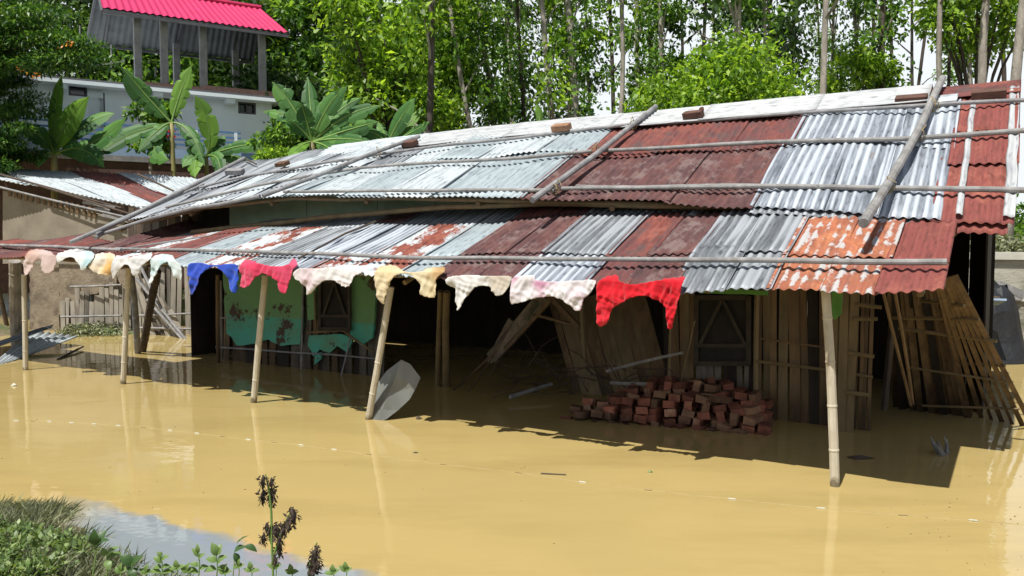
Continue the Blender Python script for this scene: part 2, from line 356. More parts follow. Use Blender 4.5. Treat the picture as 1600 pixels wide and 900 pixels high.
def bamboo(name, pts, r, mat, parent=None, taper=.85, wob=.012, n=10, step=.11):
    """bamboo culm: slightly crooked tube with raised nodes"""
    P = []; 
    for i in range(len(pts) - 1):
        L = (pts[i + 1] - pts[i]).length; k = max(1, int(L / step))
        for j in range(k): P.append(lerp(pts[i], pts[i + 1], j / k))
    P.append(pts[-1]); sd = random.random() * 99
    q = []; rr = []; acc = 0; nxt = random.uniform(.1, .35); T = len(P)
    for i, p in enumerate(P):
        if i: acc += (p - P[i - 1]).length
        o = Vector((noise.noise(Vector((acc * .9, sd, 0))), noise.noise(Vector((acc * .9, sd, 5))), noise.noise(Vector((acc * .9, sd, 9))))) * wob
        base = r * lerp(1, taper, i / max(1, T - 1))
        if acc >= nxt and 0 < i < T - 1:
            d = (P[i + 1] - P[i - 1]).normalized()
            for dd, k in ((-.012, .985), (-.004, 1.08), (.004, 1.08), (.012, .99)): q.append(p + o + d * dd); rr.append(base * k)
            nxt = acc + random.uniform(.26, .38)
        else: q.append(p + o); rr.append(base)
    return MB().tube(q, rr, n).build(name, mat, parent, smooth=False)

def corr(fn, width, length, nt_=6, amp=.0095, pitch=.076, lift=0.0):
    """corrugated sheet over surface fn(s,t)->point; s across, t along the corrugation"""
    n = max(6, int(width / pitch * 6)); mb = MB()
    def g(a, b):
        e = .002
        p = fn(a, b); du = (fn(min(1, a + .02), b) - fn(max(0, a - .02), b)); dv = (fn(a, min(1, b + .05)) - fn(a, max(0, b - .05)))
        nn = du.cross(dv).normalized()
        if nn.z < 0: nn = -nn
        return p + nn * (amp * math.sin(2 * math.pi * a * width / pitch) + lift)
    return mb.grid(g, n, nt_, lambda a, b: (a * width, b * length))

def leaf_mesh(name, C, S, n_per, size, mat, seed=0, droop=.3, aspect=.45, flat=.5):
    """many folded leaves scattered in clumps: C centres (k,3), S radii (k,3)"""
    rg = np.random.default_rng(seed)
    C = np.array(C, dtype=float); S = np.array(S, dtype=float); k = len(C)
    idx = rg.integers(0, k, n_per) if not hasattr(n_per, '__len__') else np.repeat(np.arange(k), n_per)
    n = len(idx)
    d = rg.normal(size=(n, 3)); d /= np.linalg.norm(d, axis=1)[:, None]
    r = rg.random(n) ** .45
    p = C[idx] + d * S[idx] * r[:, None]
    ax = d * .6 + rg.normal(size=(n, 3)) * .7; ax[:, 2] -= droop; ax /= np.linalg.norm(ax, axis=1)[:, None]
    up = rg.normal(size=(n, 3)) * (1 - flat) + np.array([0, 0, 1.0]) * flat
    side = np.cross(ax, up); side /= np.linalg.norm(side, axis=1)[:, None] + 1e-9
    nrm = np.cross(side, ax)
    L = size * rg.uniform(.6, 1.25, n)[:, None]; W = L * aspect
    v = np.empty((n, 4, 3))
    v[:, 0] = p; v[:, 1] = p + ax * L * .45 + side * W * .5 + nrm * W * .12; v[:, 2] = p + ax * L - nrm * W * .2; v[:, 3] = p + ax * L * .45 - side * W * .5 + nrm * W * .12
    me = bpy.data.meshes.new(name)
    me.vertices.add(n * 4); me.vertices.foreach_set('co', v.reshape(-1).astype(np.float32))
    me.loops.add(n * 4); me.loops.foreach_set('vertex_index', np.arange(n * 4, dtype=np.int32))
    me.polygons.add(n); me.polygons.foreach_set('loop_start', np.arange(0, n * 4, 4, dtype=np.int32))
    me.update(calc_edges=True); me.materials.append(M[mat])
    return me
def put(name, me, parent=None, loc=None, rot=0, scale=1):
    o = bpy.data.objects.new(name, me); COL.objects.link(o)
    if parent is not None: o.parent = parent
    if loc is not None: o.location = loc
    o.rotation_euler = (0, 0, rot); 
    if scale != 1: o.scale = (scale,) * 3 if not hasattr(scale, '__len__') else scale
    return o

# ================================================================== SETTING
def smooth(a, b, x):
    t = max(0, min(1, (x - a) / (b - a))); return t * t * (3 - 2 * t)
def shore_y(x):
    return table([-20, -6, -2.85, -2.6, -2.35, -2.0, 0, 20], [5.6, 5.6, 5.5, 5.0, 4.6, 4.35, 4.25, 4.2], x) + .06 * math.sin(x * 5.1)
def ground_z(x, y):
    u, v = uv_of(Vector((x, y, 0)))
    z = -.7
    # bank under the camera
    sy = shore_y(x); d = sy - y
    z = max(z, -.7 if d < -1.5 else ((d * .10 if d < 1 else .10 + (d - 1) * .35) if d > 0 else d * .4))
    z = min(z, .62) if d > 0 else z
    # land behind the houses, rising to the terrace beyond the retaining wall
    vs = 6.3 if u > .3 else 9.35
    vs2 = vs + (2.5 if u > 12.5 else 0)
    if v > vs2 - 1.2: z = max(z, lerp(-.7, .45, smooth(vs2 - 1.2, vs2, v)))
    if v > 9.6: z = max(z, lerp(.45, 1.55, smooth(9.6, 9.75 if u < .3 else 16, v)))
    # mud mound at the foot of the left hut
    g = math.exp(-(((x + 8.3) / 2.6) ** 2 + ((y - 16.6) / 1.1) ** 2)); z = max(z, -.7 + .82 * g)
    g = math.exp(-(((x + 10.6) / 1.3) ** 2 + ((y - 16.3) / 1.5) ** 2)); z = max(z, -.7 + .98 * g)
    far = max(0, math.hypot(x, y) - 60); z += min(6, far * .03)
    n = noise.fractal(Vector((x * .7, y * .7, 3)), 1, 2, 4) * .05
    return z + (n if z > -.2 else 0)
def axis(lo, hi, step, far):
    a = list(np.arange(lo, hi + 1e-6, step)); s = step; x = hi
    while x < far: s *= 1.5; x += s; a.append(x)
    s = step; x = lo; b = []
    while x > -far: s *= 1.5; x -= s; b.append(x)
    return b[::-1] + a
xs = axis(-16, 14, .25, 700); ys = axis(-2, 30, .25, 700)
gv = [(x, y, ground_z(x, y)) for y in ys for x in xs]; W_ = len(xs)
gf = [(j * W_ + i, j * W_ + i + 1, (j + 1) * W_ + i + 1, (j + 1) * W_ + i) for j in range(len(ys) - 1) for i in range(W_ - 1)]
me = bpy.data.meshes.new('ground'); me.from_pydata(gv, [], gf); me.materials.append(M['soil']); me.shade_smooth()
o = bpy.data.objects.new('ground', me); COL.objects.link(o); tag(o, kind='structure')
mb = MB(); mb.grid(lambda a, b: Vector((lerp(-60, 60, a), lerp(1.5, 40, b), 0)), 4, 4)
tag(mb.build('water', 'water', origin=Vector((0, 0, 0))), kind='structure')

# ================================================================== MAIN HOUSE
house = thing('flooded_house', H(5, 2, 0), 'half collapsed tin roofed bamboo house standing in brown flood water', 'house')

def cols(pxs, py, f, types):
    us = [uv_of(onsurf(x, py if not hasattr(py, '__call__') else py(x), f))[0] for x in pxs]
    return us
def roof_sheet(f, ua, ub, v0, v1, mat, lift, drop0=0, skew=0, parent=house, ntt=10, label=None, warp=.022):
    """one sheet between ua and ub (ua > ub is further left), from v0 (low edge) up to v1"""
    sd = random.random() * 50; width = abs(ua - ub); length = (v1 - v0) * 1.1
    e0 = random.uniform(-.03, .03); tilt = random.uniform(-.03, .03)
    def fn(a, b):
        u = lerp(ua, ub, a) + skew * (1 - b); v = lerp(v0 + e0 + tilt * (a - .5), v1, b)
        wv = noise.noise(Vector((u * 1.6, v * 1.6, sd))) * warp
        return H(u, v, f(u, v) + wv - drop0 * (1 - b) ** 2)
    o = corr(fn, width, length, ntt, lift=lift).build('roof_sheet', mat, parent, smooth=True, solid=.0025)
    if label: o['label'] = label
    return o

# --- upper roof. boundaries read off the row of sheets (right to left)
MIDY = lambda x: table([0, 390, 480, 543, 700, 920, 1200, 1400, 1600], [330, 292, 275, 264, 251, 237, 223, 217, 206], x)
def U_at(px, py=None):
    return uv_of(onsurf(px, MIDY(px) if py is None else py, z_upper))[0]
up_low = [(1583, 'red'), (1492, 'grey_iron'), (1405, 'grey_iron'), (1330, 'grey_iron'), (1234, 'brown_iron'), (1120, 'brown_iron'), (1010, 'brown_iron'),
          (905, 'pale_iron'), (845, 'pale_iron'), (765, 'white_iron'), (700, 'pale_iron'), (640, 'white_iron'), (585, 'pale_iron'), (535, 'white_iron'), (490, 'dull_iron'), (455, 'white_iron'), (425, 'dull_iron'), (395, 'white_iron'), (365, 'dull_iron')]
up_top = [(1580, 'red'), (1495, 'grey_iron'), (1415, 'grey_iron'), (1345, 'grey_iron'), (1243, 'maroon_iron'), (1150, 'maroon_iron'), (1035, 'maroon_iron'),
          (925, 'pale_iron'), (840, 'white_iron'), (755, 'pale_iron'), (690, 'white_iron'), (630, 'dull_iron'), (575, 'white_iron'), (525, 'white_iron'), (480, 'dull_iron'), (450, 'dull_iron'), (420, 'white_iron'), (390, 'dull_iron')]
def run(row, v0, v1, lift, f, Uf, endu, drop=0, alt=.004):
    us = [Uf(p) for p, _ in row] + [endu]
    for i, (p, mt) in enumerate(row):
        if mt == 'red': continue
        roof_sheet(f, us[i + 1] + .05, us[i], v0, v1, mt, lift + (i % 2) * alt, drop)
    return us
uu = run(up_low, .96, 2.28, .02, z_upper, U_at, 10.45)
ut = run(up_top, 2.12, 3.30, .036, z_upper, U_at, 10.35)
# rusty right end: three long sheets with painted white bands
for (a, b, v0, v1, l) in ((uu[1] + .08, -1.14, .96, 1.95, .012), (uu[1] + .02, -1.16, 1.8, 2.5, .028), (ut[1] + .0, -1.15, 2.38, 3.28, .045)):
    w_ = a - b
    o = roof_sheet(z_upper, a, b, v0, v1, 'redwhite_iron', l, label='rust red roof sheet with white painted bands')
# white bands painted along two corrugations of those sheets, as strips riding 3 mm above the sheet
for (ua, ub, v0, v1) in ((-1.065, -1.145, .98, 3.2), (-.735, -.785, .98, 3.2)):
    fn = lambda a, b, ua=ua, ub=ub, v0=v0, v1=v1: H(lerp(ua, ub, a) + .012 * noise.noise(Vector((b * 9, ua * 7, 0))), lerp(v0, v1, b), z_upper(lerp(ua, ub, a), lerp(v0, v1, b)))
    corr(fn, ua - ub, v1 - v0, 30, lift=.054).build('paint_band', 'white_paint', house, smooth=True, solid=.002)
# extra fringe sheets, lowest row under the edge (grey, drooping)
roof_sheet(z_upper, U_at(1230) , U_at(1480) - .02, .93, 1.6, 'dull_iron', -.012)
roof_sheet(z_upper, U_at(1420), -1.1, .82, 1.5, 'redwhite_iron', -.035, label='rust red sheet slipping out under the roof edge')
# ridge: sheets laid lengthwise over the ridge
def ridge(ua, ub, mat, lift, v0=2.86, v1=3.46, tilt=.0):
    def zc(u, v):
        r = table([-1.3, 1, 5.3, 9, 10.4, 12], [3.42, 3.40, 3.36, 3.24, 3.14, 2.95], u)
        return r + lift - .01 + (-(3.36 - v) * .49 if v < 3.36 else -(v - 3.36) * .5)
    fn = lambda a, b: H(lerp(ua, ub, b), lerp(v0, v1, a), zc(lerp(ua, ub, b), lerp(v0, v1, a)) + .004 * noise.noise(Vector((b * 5, a * 4, ua))))
    corr(fn, v1 - v0, ua - ub, 14).build('ridge_sheet', mat, house, smooth=True, solid=.003)
def U_r(px, py): return uv_of(onsurf(px, py, z_upper))[0]
r_pts = [U_r(1446, 172), U_r(1270, 186), U_r(1100, 193), U_r(960, 199), U_r(800, 214), U_r(640, 236), U_r(520, 255), U_r(440, 268)]
for i in range(len(r_pts) - 1):
    ridge(r_pts[i + 1] + .03, r_pts[i] - .03, 'white_paint' if i < 5 else 'white_iron', .098 + .006 * (i % 2), tilt=.10 if i < 3 else .03)
ridge(r_pts[0] - .02, -1.16, 'maroon_iron', .055, 3.02, 3.46)
ridge(r_pts[0] - .05, -.62, 'white_iron', .075, 2.86, 3.06)
# rear slope (unseen from the front but it shades the inside)
for k in range(8):
    ua = lerp(-1.1, 10.4, (k + 1) / 8); ub = lerp(-1.1, 10.4, k / 8)
    corr(lambda a, b: H(lerp(ua + .03, ub, a), lerp(3.4, 5.9, b), z_upper(lerp(ua, ub, a), 3.36) - b * 1.25), ua - ub, 2.7, 4, lift=-.01).build('rear_roof_sheet', 'dull_iron', house, smooth=True)

# --- veranda roof
def V_at(px, py=430): return uv_of(onsurf(px, py, z_veranda))[0]
vd = [(1478, 'redwhite_iron'), (1385, 'orange_iron'), (1300, 'orange_iron'), (1212, 'dull_iron'), (1140, 'dull_iron'), (1062, 'brown_iron'), (990, 'maroon_iron'), (925, 'grey_iron'), (818, 'brown_iron'), (757, 'brown_iron'),
      (697, 'pale_iron'), (640, 'mix_iron'), (560, 'mix_iron'), (505, 'grey_iron'), (450, 'dull_iron')]
ye = lambda x: table([0, 380, 700, 940, 1060, 1480], [396, 408, 420, 436, 436, 436], x)
us = [V_at(p, ye(p)) for p, _ in vd] 
print('veranda us', [round(x, 2) for x in us])
left = list(np.arange(us[-1] + .62, 14.2, .6)); lm = ['mix_iron', 'pale_iron', 'maroon_iron', 'mix_iron', 'maroon_iron', 'brown_iron', 'maroon_iron', 'maroon_iron', 'brown_iron', 'redwhite_iron', 'maroon_iron', 'redwhite_iron', 'maroon_iron', 'redwhite_iron', 'maroon_iron']
seq = [mt for _, mt in vd] + lm
us = us + left
for i in range(len(us) - 1):
    a, b = us[i + 1] + .05, us[i]; mt = seq[i]
    # two lengths, the lower tucked under the upper one (gap line under the long pole)
    vj = table([-1, 3, 6, 14], [.22, .18, .12, .1], (a + b) / 2)
    e = random.uniform(-.03, .03); drop = 0
    if mt == 'orange_iron' or i in (3, 4): drop = .03
    if i == 0:
        o = roof_sheet(z_veranda, a, b, -.40, .15, 'redwhite_iron', .004, drop); o = roof_sheet(z_veranda, a, b, .1, 1.05, 'redwhite_iron', .02)
        continue
    roof_sheet(z_veranda, a, b, -.34 + e, vj + .12, mt, .004 + (i % 2) * .004, drop, warp=.03 if 0 < i < 5 else .012)
    t2 = mt
    if i in (7,): t2 = 'dull_iron'
    if i in (12, 13): t2 = 'grey_iron'
    if b > 9.7:
        roof_sheet(z_veranda, a, b, vj - .03, .62, t2, .022 + (i % 2) * .004, warp=.02); continue
    roof_sheet(z_veranda, a, b, vj - .03, 1.15, t2, .022 + (i % 2) * .004, warp=.025 if 0 < i < 5 else .012)
    roof_sheet(z_veranda, a, b, 1.05, 1.92, random.choice(['brown_iron', 'dull_iron', 'dull_iron', 'maroon_iron']), .012 + (i % 2) * .004)

# --- timber frame under the roofs
def sp(v): return lambda x, y: onsurf(x, y, v)
def frame_beam(name, pts, r, mat): return bamboo(name, pts, r, mat, house)
frame_beam('eave_pole', [H(u, -.16, z_veranda(u, -.16) - .055) for u in np.linspace(-.75, 14, 16)], .026, 'bamboo_tan')
frame_beam('purlin', [H(u, .9, z_veranda(u, .9) - .06) for u in np.linspace(-.75, 9.8, 12)], .03, 'bamboo_tan')
frame_beam('purlin', [H(u, .5, z_veranda(u, .5) - .05) for u in np.linspace(10.2, 14, 6)], .03, 'bamboo_tan')
frame_beam('eave_pole', [H(u, 1.12, z_upper(u, 1.12) - .07) for u in np.linspace(-1.1, 10.2, 14)], .03, 'bamboo_tan')
frame_beam('wall_plate', [atv(300, 363, 1.25), atv(500, 341, 1.25), atv(700, 323, 1.2), atv(850, 318, 1.15), atv(1110, 323, 1.1)], .035, 'bamboo_tan')
for u in np.arange(-.6, 9.6, 1.5):
    frame_beam('rafter', [H(u, -.2, z_veranda(u, -.2) - .10), H(u, 1.9, z_veranda(u, 1.9) - .10)], .025, 'bamboo_tan')
for u in np.arange(-.9, 10.4, 1.6):
    frame_beam('rafter', [H(u, 1.1, z_upper(u, 1.1) - .12), H(u, 3.3, z_upper(u, 3.3) - .10)], .03, 'slat')

# --- posts of the veranda
WV = 2.15
def post(base, top, r, mat, v0=0.0, v1=-.08, label=None, deep=.7, parent=house, name='post'):
    a = atv(*base, v0); b = atv(*top, v1); d = (b - a).normalized()
    o = bamboo(name, [a - d * deep, b], r, mat, parent, taper=.92, wob=.02)
    if label: o['label'] = label
    return o
post((40, 581), (38, 428), .037, 'bamboo_post')
post((192, 602), (203, 418), .037, 'bamboo_post')
post((395, 632), (414, 430), .037, 'bamboo_post')
post((575, 661), (611, 448), .037, 'bamboo_post')
post((1305, 765), (1289, 450), .037, 'bamboo_post')
post((27, 545), (22, 408), .10, 'bark', 1.3, 1.0, 'thick grey tree trunk post')
post((8, 500), (-4, 440), .05, 'dark_wood', 3.2, 3.0)
post((222, 549), (246, 424), .065, 'dark_wood', 2.1, 1.6, 'dark leaning post')
post((216, 545), (205, 425), .05, 'bamboo_grey', 1.9, 1.3)
post((684, 598), (688, 455), .035, 'bamboo_tan', 1.95, 1.4)
post((696, 600), (699, 455), .045, 'bamboo_tan', 1.95, 1.4)
post((342, 560), (340, 430), .03, 'slat', 1.9, 1.6)

# --- walls of the veranda front: split bamboo, one slat at a time
def slat(top, bot, w, mat, vt=WV, vb=None, parent=house, below=.5, name='slat', th=.012):
    a = atv(*top, vt); b = atv(*bot, vb if vb is not None else vt)
    d = (b - a).normalized(); b = b + d * below
    mb = MB(); side = U - d * U.dot(d); side.normalize(); nn = side.cross(d)
    m_ = lerp(a, b, .5) + nn * random.uniform(-.02, .02) + side * random.uniform(-.01, .01)
    w2 = w * random.uniform(.85, 1.05)
    for p, q, k in ((a, m_, 0), (m_, b, 1)): pass
    pts = [a, m_, b]; i0 = len(mb.v)
    for p in pts:
        for sx, sn in ((-1, -1), (1, -1), (1, 1), (-1, 1)): mb.v.append(p + side * sx * w2 / 2 + nn * sn * th / 2)
    for i in range(2):
        for k in range(4): mb.f.append((i0 + i * 4 + k, i0 + i * 4 + (k + 1) % 4, i0 + i * 4 + 4 + (k + 1) % 4, i0 + i * 4 + 4 + k))
    mb.f.append((3, 2, 1, 0)); mb.f.append((8, 9, 10, 11))
    return mb.build(name, mat, parent)
def slat_run(x0, x1, ytop, ybot, mat, vt=WV, vb=None, wpx=13, lean=0, jit=4, parent=house, wm=None, gap=0, sc_=None, below=.5):
    x = x0
    while x < x1:
        wp = wpx * random.uniform(.75, 1.25); xc = x + wp / 2
        yt = ytop(xc) if callable(ytop) else ytop; yb = ybot(xc) if callable(ybot) else ybot
        p = atv(xc, yb, vt); depth = p.y
        w = wp * depth / 1300 / abs(U.x + (xc - 800) / 1300 * -U.y)
        mt = mat if isinstance(mat, str) else random.choice(mat)
        slat((xc + random.uniform(-2, 2), yt + random.uniform(-jit, jit)), (xc + lean + random.uniform(-2, 2), yb), w * (.93 if not gap else 1 - gap), mt, vt + random.uniform(-.02, .02), vb, parent, below)
        x += wp
ytopw = 430
# left room: slats 340..590, green plaster in front of them
slat_run(338, 592, 440, 585, ['slat_grey', 'slat', 'slat_dark'], WV, WV, 12)
def plate(pts, v, th, mat, name, parent=house, plane=None, rough=.5, sub=7, label=None, edge=.006):
    """flat piece whose outline is pts, with ragged edges and real thickness"""
    f = plane or (lambda x, y: atv(x, y, v))
    n = len(pts); out = []
    for i in range(n):
        a, b = pts[i], pts[(i + 1) % n]
        L = math.hypot(b[0] - a[0], b[1] - a[1]); k = max(1, int(L / sub))
        for j in range(k):
            t = j / k; x = lerp(a[0], b[0], t); y = lerp(a[1], b[1], t)
            nnz = noise.noise(Vector((x * .13, y * .13, v * 3))) * rough * 4
            out.append((x + nnz, y + noise.noise(Vector((x * .17 + 9, y * .17, v))) * rough * 4))
    c3 = [f(*q) for q in out]; mb = MB(); nn = V
    if plane: nn = (c3[len(c3) // 3] - c3[0]).cross(c3[2 * len(c3) // 3] - c3[0]).normalized()
    m_ = len(c3)
    for q in c3: mb.v.append(q - nn * th / 2)
    for q in c3: mb.v.append(q + nn * th / 2)
    mb.f.append(tuple(range(m_))); mb.f.append(tuple(range(2 * m_ - 1, m_ - 1, -1)))
    for i in range(m_): mb.f.append((i, m_ + i, m_ + (i + 1) % m_, (i + 1) % m_))
    o = mb.build(name, mat, parent)
    if label: o['label'] = label
    return o
plate([(350, 425), (474, 430), (474, 500), (470, 538), (440, 540), (420, 530), (400, 538), (372, 540), (356, 520), (352, 470)], WV - .08, .04, 'green', 'plaster', label='flaking green plaster')
plate([(480, 430), (496, 430), (496, 498), (482, 500)], WV - .08, .04, 'green', 'plaster')
plate([(546, 425), (590, 425), (588, 470), (584, 528), (566, 540), (548, 524)], WV - .08, .04, 'green', 'plaster')
plate([(484, 524), (540, 522), (552, 530), (544, 550), (528, 540), (516, 552), (500, 546), (490, 556), (482, 540)], WV - .08, .03, 'green', 'plaster')
plate([(493, 552), (503, 550), (502, 562), (492, 570)], WV - .08, .03, 'green', 'plaster')
def window(x0, x1, y0, y1, v, mat='shutter_bar', cross=True):
    w_ = plate([(x0, y0), (x1, y0), (x1, y1), (x0, y1)], v, .05, 'shutter', 'window', rough=0)
    def bar(a, b, wd, nm='bar'): MB().beam(atv(*a, v - .05), atv(*b, v - .05), wd, .03, side=None, up=V).build(nm, mat, w_)
    bar((x0, y0), (x0, y1), .05, 'frame'); bar((x1, y0), (x1, y1), .05, 'frame'); bar((x0, y0 + 3), (x1, y0 + 3), .05, 'frame'); bar((x0, y1 - 2), (x1, y1 - 2), .05, 'sill')
    xm = (x0 + x1) / 2
    bar((xm, y0 + 5), (x0 + 6, y0 + .7 * (y1 - y0)), .035); bar((xm, y0 + 5), (x1 - 6, y0 + .7 * (y1 - y0)), .035)
    bar((x0, y0 + .72 * (y1 - y0)), (x1, y0 + .72 * (y1 - y0)), .04)
    return w_
window(500, 546, 436, 516, WV - .12)
def stick(a, b, r, mat, va, vb=None, name='batten', parent=house, mid=None):
    A = atv(*a, va); B = atv(*b, va if vb is None else vb)
    pts = [A, B] if mid is None else [A, atv(*mid, va), B]
    return bamboo(name, pts, r, mat, parent, taper=.9, wob=.02, n=6)
stick((338, 543), (588, 560), .014, 'bamboo_grey', WV - .13)
stick((338, 497), (372, 498), .012, 'bamboo_grey', WV - .13)
stick((480, 520), (540, 517), .02, 'bamboo_tan', WV - .15); stick((535, 516), (583, 551), .014, 'bamboo_tan', WV - .17, WV - .3)
stick((474, 430), (470, 590), .016, 'bamboo_grey', WV - .12); stick((547, 525), (533, 588), .012, 'bamboo_grey', WV - .2)
stick((492, 455), (494, 520), .016, 'slat', WV - .12)
# strip of pale green wall just under the upper roof
for (x0, x1, mt) in ((360, 480, 'green_pale'), (481, 590, 'green_pale'), (591, 680, 'green_pale'), (681, 800, 'green_pale'), (801, 900, 'slat'), (901, 1010, 'slat'), (1011, 1180, 'green_pale'), (1181, 1300, 'slat')):
    yb = lambda x: table([300, 500, 700, 850, 1300], [364, 345, 328, 324, 330], x)
    plate([(x0, table([300, 500, 1300], [308, 283, 270], x0)), (x1, table([300, 500, 1300], [308, 283, 270], x1)), (x1, yb(x1)), (x0, yb(x0))], 1.75, .03, mt, 'wall_board', rough=.2, sub=20)
slat_run(200, 360, 325, lambda x: table([200, 360], [375, 358], x), ['slat_dark', 'dark_wood'], 1.9, 1.9, 12, below=0)
# right room
yb = lambda x: table([1040, 1310, 1500], [628, 655, 662], x)
slat_run(1178, 1312, 450, yb, ['slat', 'slat', 'slat_dark', 'bamboo_tan'], WV, WV, 15)
slat_run(1062, 1086, 450, yb, ['slat', 'bamboo_tan'], WV, WV, 8)
slat_run(1086, 1178, 560, yb, ['slat_dark', 'slat_grey'], WV + .03, WV + .03, 10)
slat_run(1034, 1062, 455, 620, ['slat', 'slat_dark'], WV, WV, 9, lean=3)
window(1088, 1170, 462, 570, WV - .05)
for (a, b, r_) in (((1180, 640), (1182, 455), .03), ((1062, 600), (1086, 500), .015), ((1045, 610), (1050, 470), .02)):
    stick(a, b, r_, 'bamboo_tan', WV - .1)
stick((1180, 563), (1362, 589), .018, 'bamboo_tan', WV - .12)
stick((1190, 530), (1330, 548), .012, 'slat', WV - .12)
plate([(1092, 447), (1200, 455), (1200, 461), (1092, 458)], 1.0, .02, 'green_board', 'board', rough=.3)
plate([(1066, 446), (1078, 446), (1078, 456), (1066, 458)], 1.1, .02, 'green_board', 'board', rough=.3)
plate([(1300, 452), (1317, 450), (1315, 490), (1305, 500), (1299, 490)], 1.3, .02, 'green_board', 'board', rough=.3)
slat_run(1300, 1328, 450, 648, ['slat', 'bamboo_tan'], 1.9, 1.95, 13, lean=-6)
for x in (1336, 1345, 1352, 1360): slat((x + 4, 452), (x - 2, 655), .035, 'slat', 2.0, 2.1)
for (xa, ya, xb, yb_) in ((1336, 475, 1378, 480), (1334, 498, 1372, 499), (1325, 551, 1366, 557), (1322, 613, 1360, 617)):
    stick((xa, ya), (xb, yb_), .022, 'bamboo_tan', 1.9)
stick((1378, 448), (1424, 634), .016, 'slat', 1.2, 2.0, 'prop'); stick((1393, 444), (1426, 632), .016, 'slat', 1.2, 2.0, 'prop')
stick((1400, 450), (1382, 640), .04, 'dark_wood', 2.6, 2.6, 'post')
# fallen end wall: slats standing back, then an open lattice leaning out over the water
def slat2(top, bot, w, mat, vt, below=.3):
    a = atv(*top, vt); b = atz(*bot, 0); d = (b - a).normalized(); b = b + d * below
    side = Vector((1, -.2, 0)); side = (side - d * side.dot(d)).normalized(); nn = side.cross(d)
    mb = MB(); mb.quadbox((a + b) / 2, d * ((b - a).length / 2), side * w / 2, nn * .006)
    return mb.build('slat', mat, house)
for k in range(13):
    t = k / 12; slat2((lerp(1392, 1468, t), lerp(452, 440, t)), (lerp(1400, 1512, t), lerp(637, 652, t) + random.uniform(-2, 2)), .068, random.choice(['slat', 'slat', 'slat_dark']), 2.2)
for k in range(7):
    t = k / 6; slat2((lerp(1462, 1492, t), lerp(438, 430, t)), (lerp(1517, 1614, t), lerp(650, 668, t)), random.choice([.035, .045, .03]), random.choice(['slat', 'slat', 'slat_grey']), 1.5)
for (a, b, z1) in (((1395, 497), (1530, 500), .02), ((1405, 513), (1557, 533), .02), ((1418, 574), (1583, 597), .014), ((1440, 634), (1592, 640), .014), ((1440, 470), (1508, 478), .02), ((1500, 568), (1570, 571), .018)):
    t0 = max(0, min(1, (a[1] - 440) / 210)); A = lerp(atv(*a, 2.1), atz(a[0], max(a[1], 560), 0), t0 ** 2 * .8) if False else atv(a[0], a[1], lerp(1.9, 3.2, t0)); 
    t1 = max(0, min(1, (b[1] - 435) / 220)); B = atv(b[0], b[1], lerp(1.35, 3.0, t1))
    bamboo('batten', [A, B], z1, 'bamboo_tan', house, wob=.01, n=6)
for (x, y, w_) in ((1535, 500, .06), (1557, 533, .06)): pass

# inner darkness: back wall, end walls, partition
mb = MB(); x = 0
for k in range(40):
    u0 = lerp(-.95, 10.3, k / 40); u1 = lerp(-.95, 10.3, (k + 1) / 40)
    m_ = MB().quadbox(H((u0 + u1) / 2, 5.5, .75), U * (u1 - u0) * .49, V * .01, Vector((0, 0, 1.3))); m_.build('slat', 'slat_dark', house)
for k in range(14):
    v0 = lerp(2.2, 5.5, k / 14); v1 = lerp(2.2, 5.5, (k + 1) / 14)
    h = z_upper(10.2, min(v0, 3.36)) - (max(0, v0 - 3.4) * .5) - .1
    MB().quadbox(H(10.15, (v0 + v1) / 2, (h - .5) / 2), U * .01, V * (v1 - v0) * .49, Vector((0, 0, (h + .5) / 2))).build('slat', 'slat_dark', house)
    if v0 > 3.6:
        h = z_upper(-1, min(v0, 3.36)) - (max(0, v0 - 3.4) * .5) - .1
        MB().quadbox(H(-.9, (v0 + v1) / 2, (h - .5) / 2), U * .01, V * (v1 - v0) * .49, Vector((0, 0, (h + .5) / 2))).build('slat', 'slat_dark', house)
# collapsed inner partition: leaning boards, diagonal broken wall
for k in range(14):
    x = 900 + k * 11; slat((x - 40, 462), (x + random.uniform(-3, 3), 608), .095, random.choice(['slat', 'slat', 'bamboo_tan']), 2.9, 2.5)
for (a, b, w_, mt) in (((850, 462), (768, 560), .16, 'mud'), ((868, 460), (790, 545), .06, 'slat'), ((842, 470), (822, 498), .09, 'green_board'), ((858, 462), (905, 512), .06, 'slat'), ((908, 470), (914, 565), .04, 'bamboo_tan'), ((830, 490), (905, 510), .03, 'slat'), ((800, 500), (765, 565), .09, 'mud')):
    A = atv(*a, 2.4); B = atv(*b, 2.4); MB().beam(A, B, w_, .05, up=V).build('broken_wall', mt, house)
for (a, b, r_) in (((775, 548), (708, 611), .014), ((772, 556), (724, 628), .012), ((780, 560), (762, 590), .012)):
    stick(a, b, r_, 'slat', 2.3, 1.7, 'split_slat')

# ================================================================== POLES LYING ON THE ROOFS
POLES = []
def pole(pxs, f, r, mat, label, lift=.05, ends=None, group='bamboo poles lying on the tin roofs', taper=.85, name='bamboo_pole'):
    pts = [onsurf(x, y, f, lift + r) for x, y in pxs]
    for i in range(len(pts)):
        pass
    o = bamboo(name, pts, r, mat, None, taper=taper, wob=.012)
    tag(o, label, 'pole', group); return o
def f_up(u, v):
    return z_upper(u, min(v, 3.36)) if v < 3.5 else z_upper(u, 3.36) - (v - 3.5) * .5 
pole([(1640, 152), (1600, 156), (1350, 170), (1200, 180), (1000, 195)], f_up, 0.021, 'bamboo_grey', 'bamboo pole running just below the white ridge sheets at the right half', .085)
pole([(1010, 191), (950, 199), (700, 227), (600, 239), (483, 258), (350, 283), (285, 300)], f_up, 0.021, 'bamboo_grey', 'bamboo pole running just below the ridge over the left half', .085)
pole([(1640, 201), (1600, 203), (1400, 217), (1200, 223), (935, 236)], f_up, 0.025, 'bamboo', 'bamboo pole across the middle of the upper roof, right half', .075)
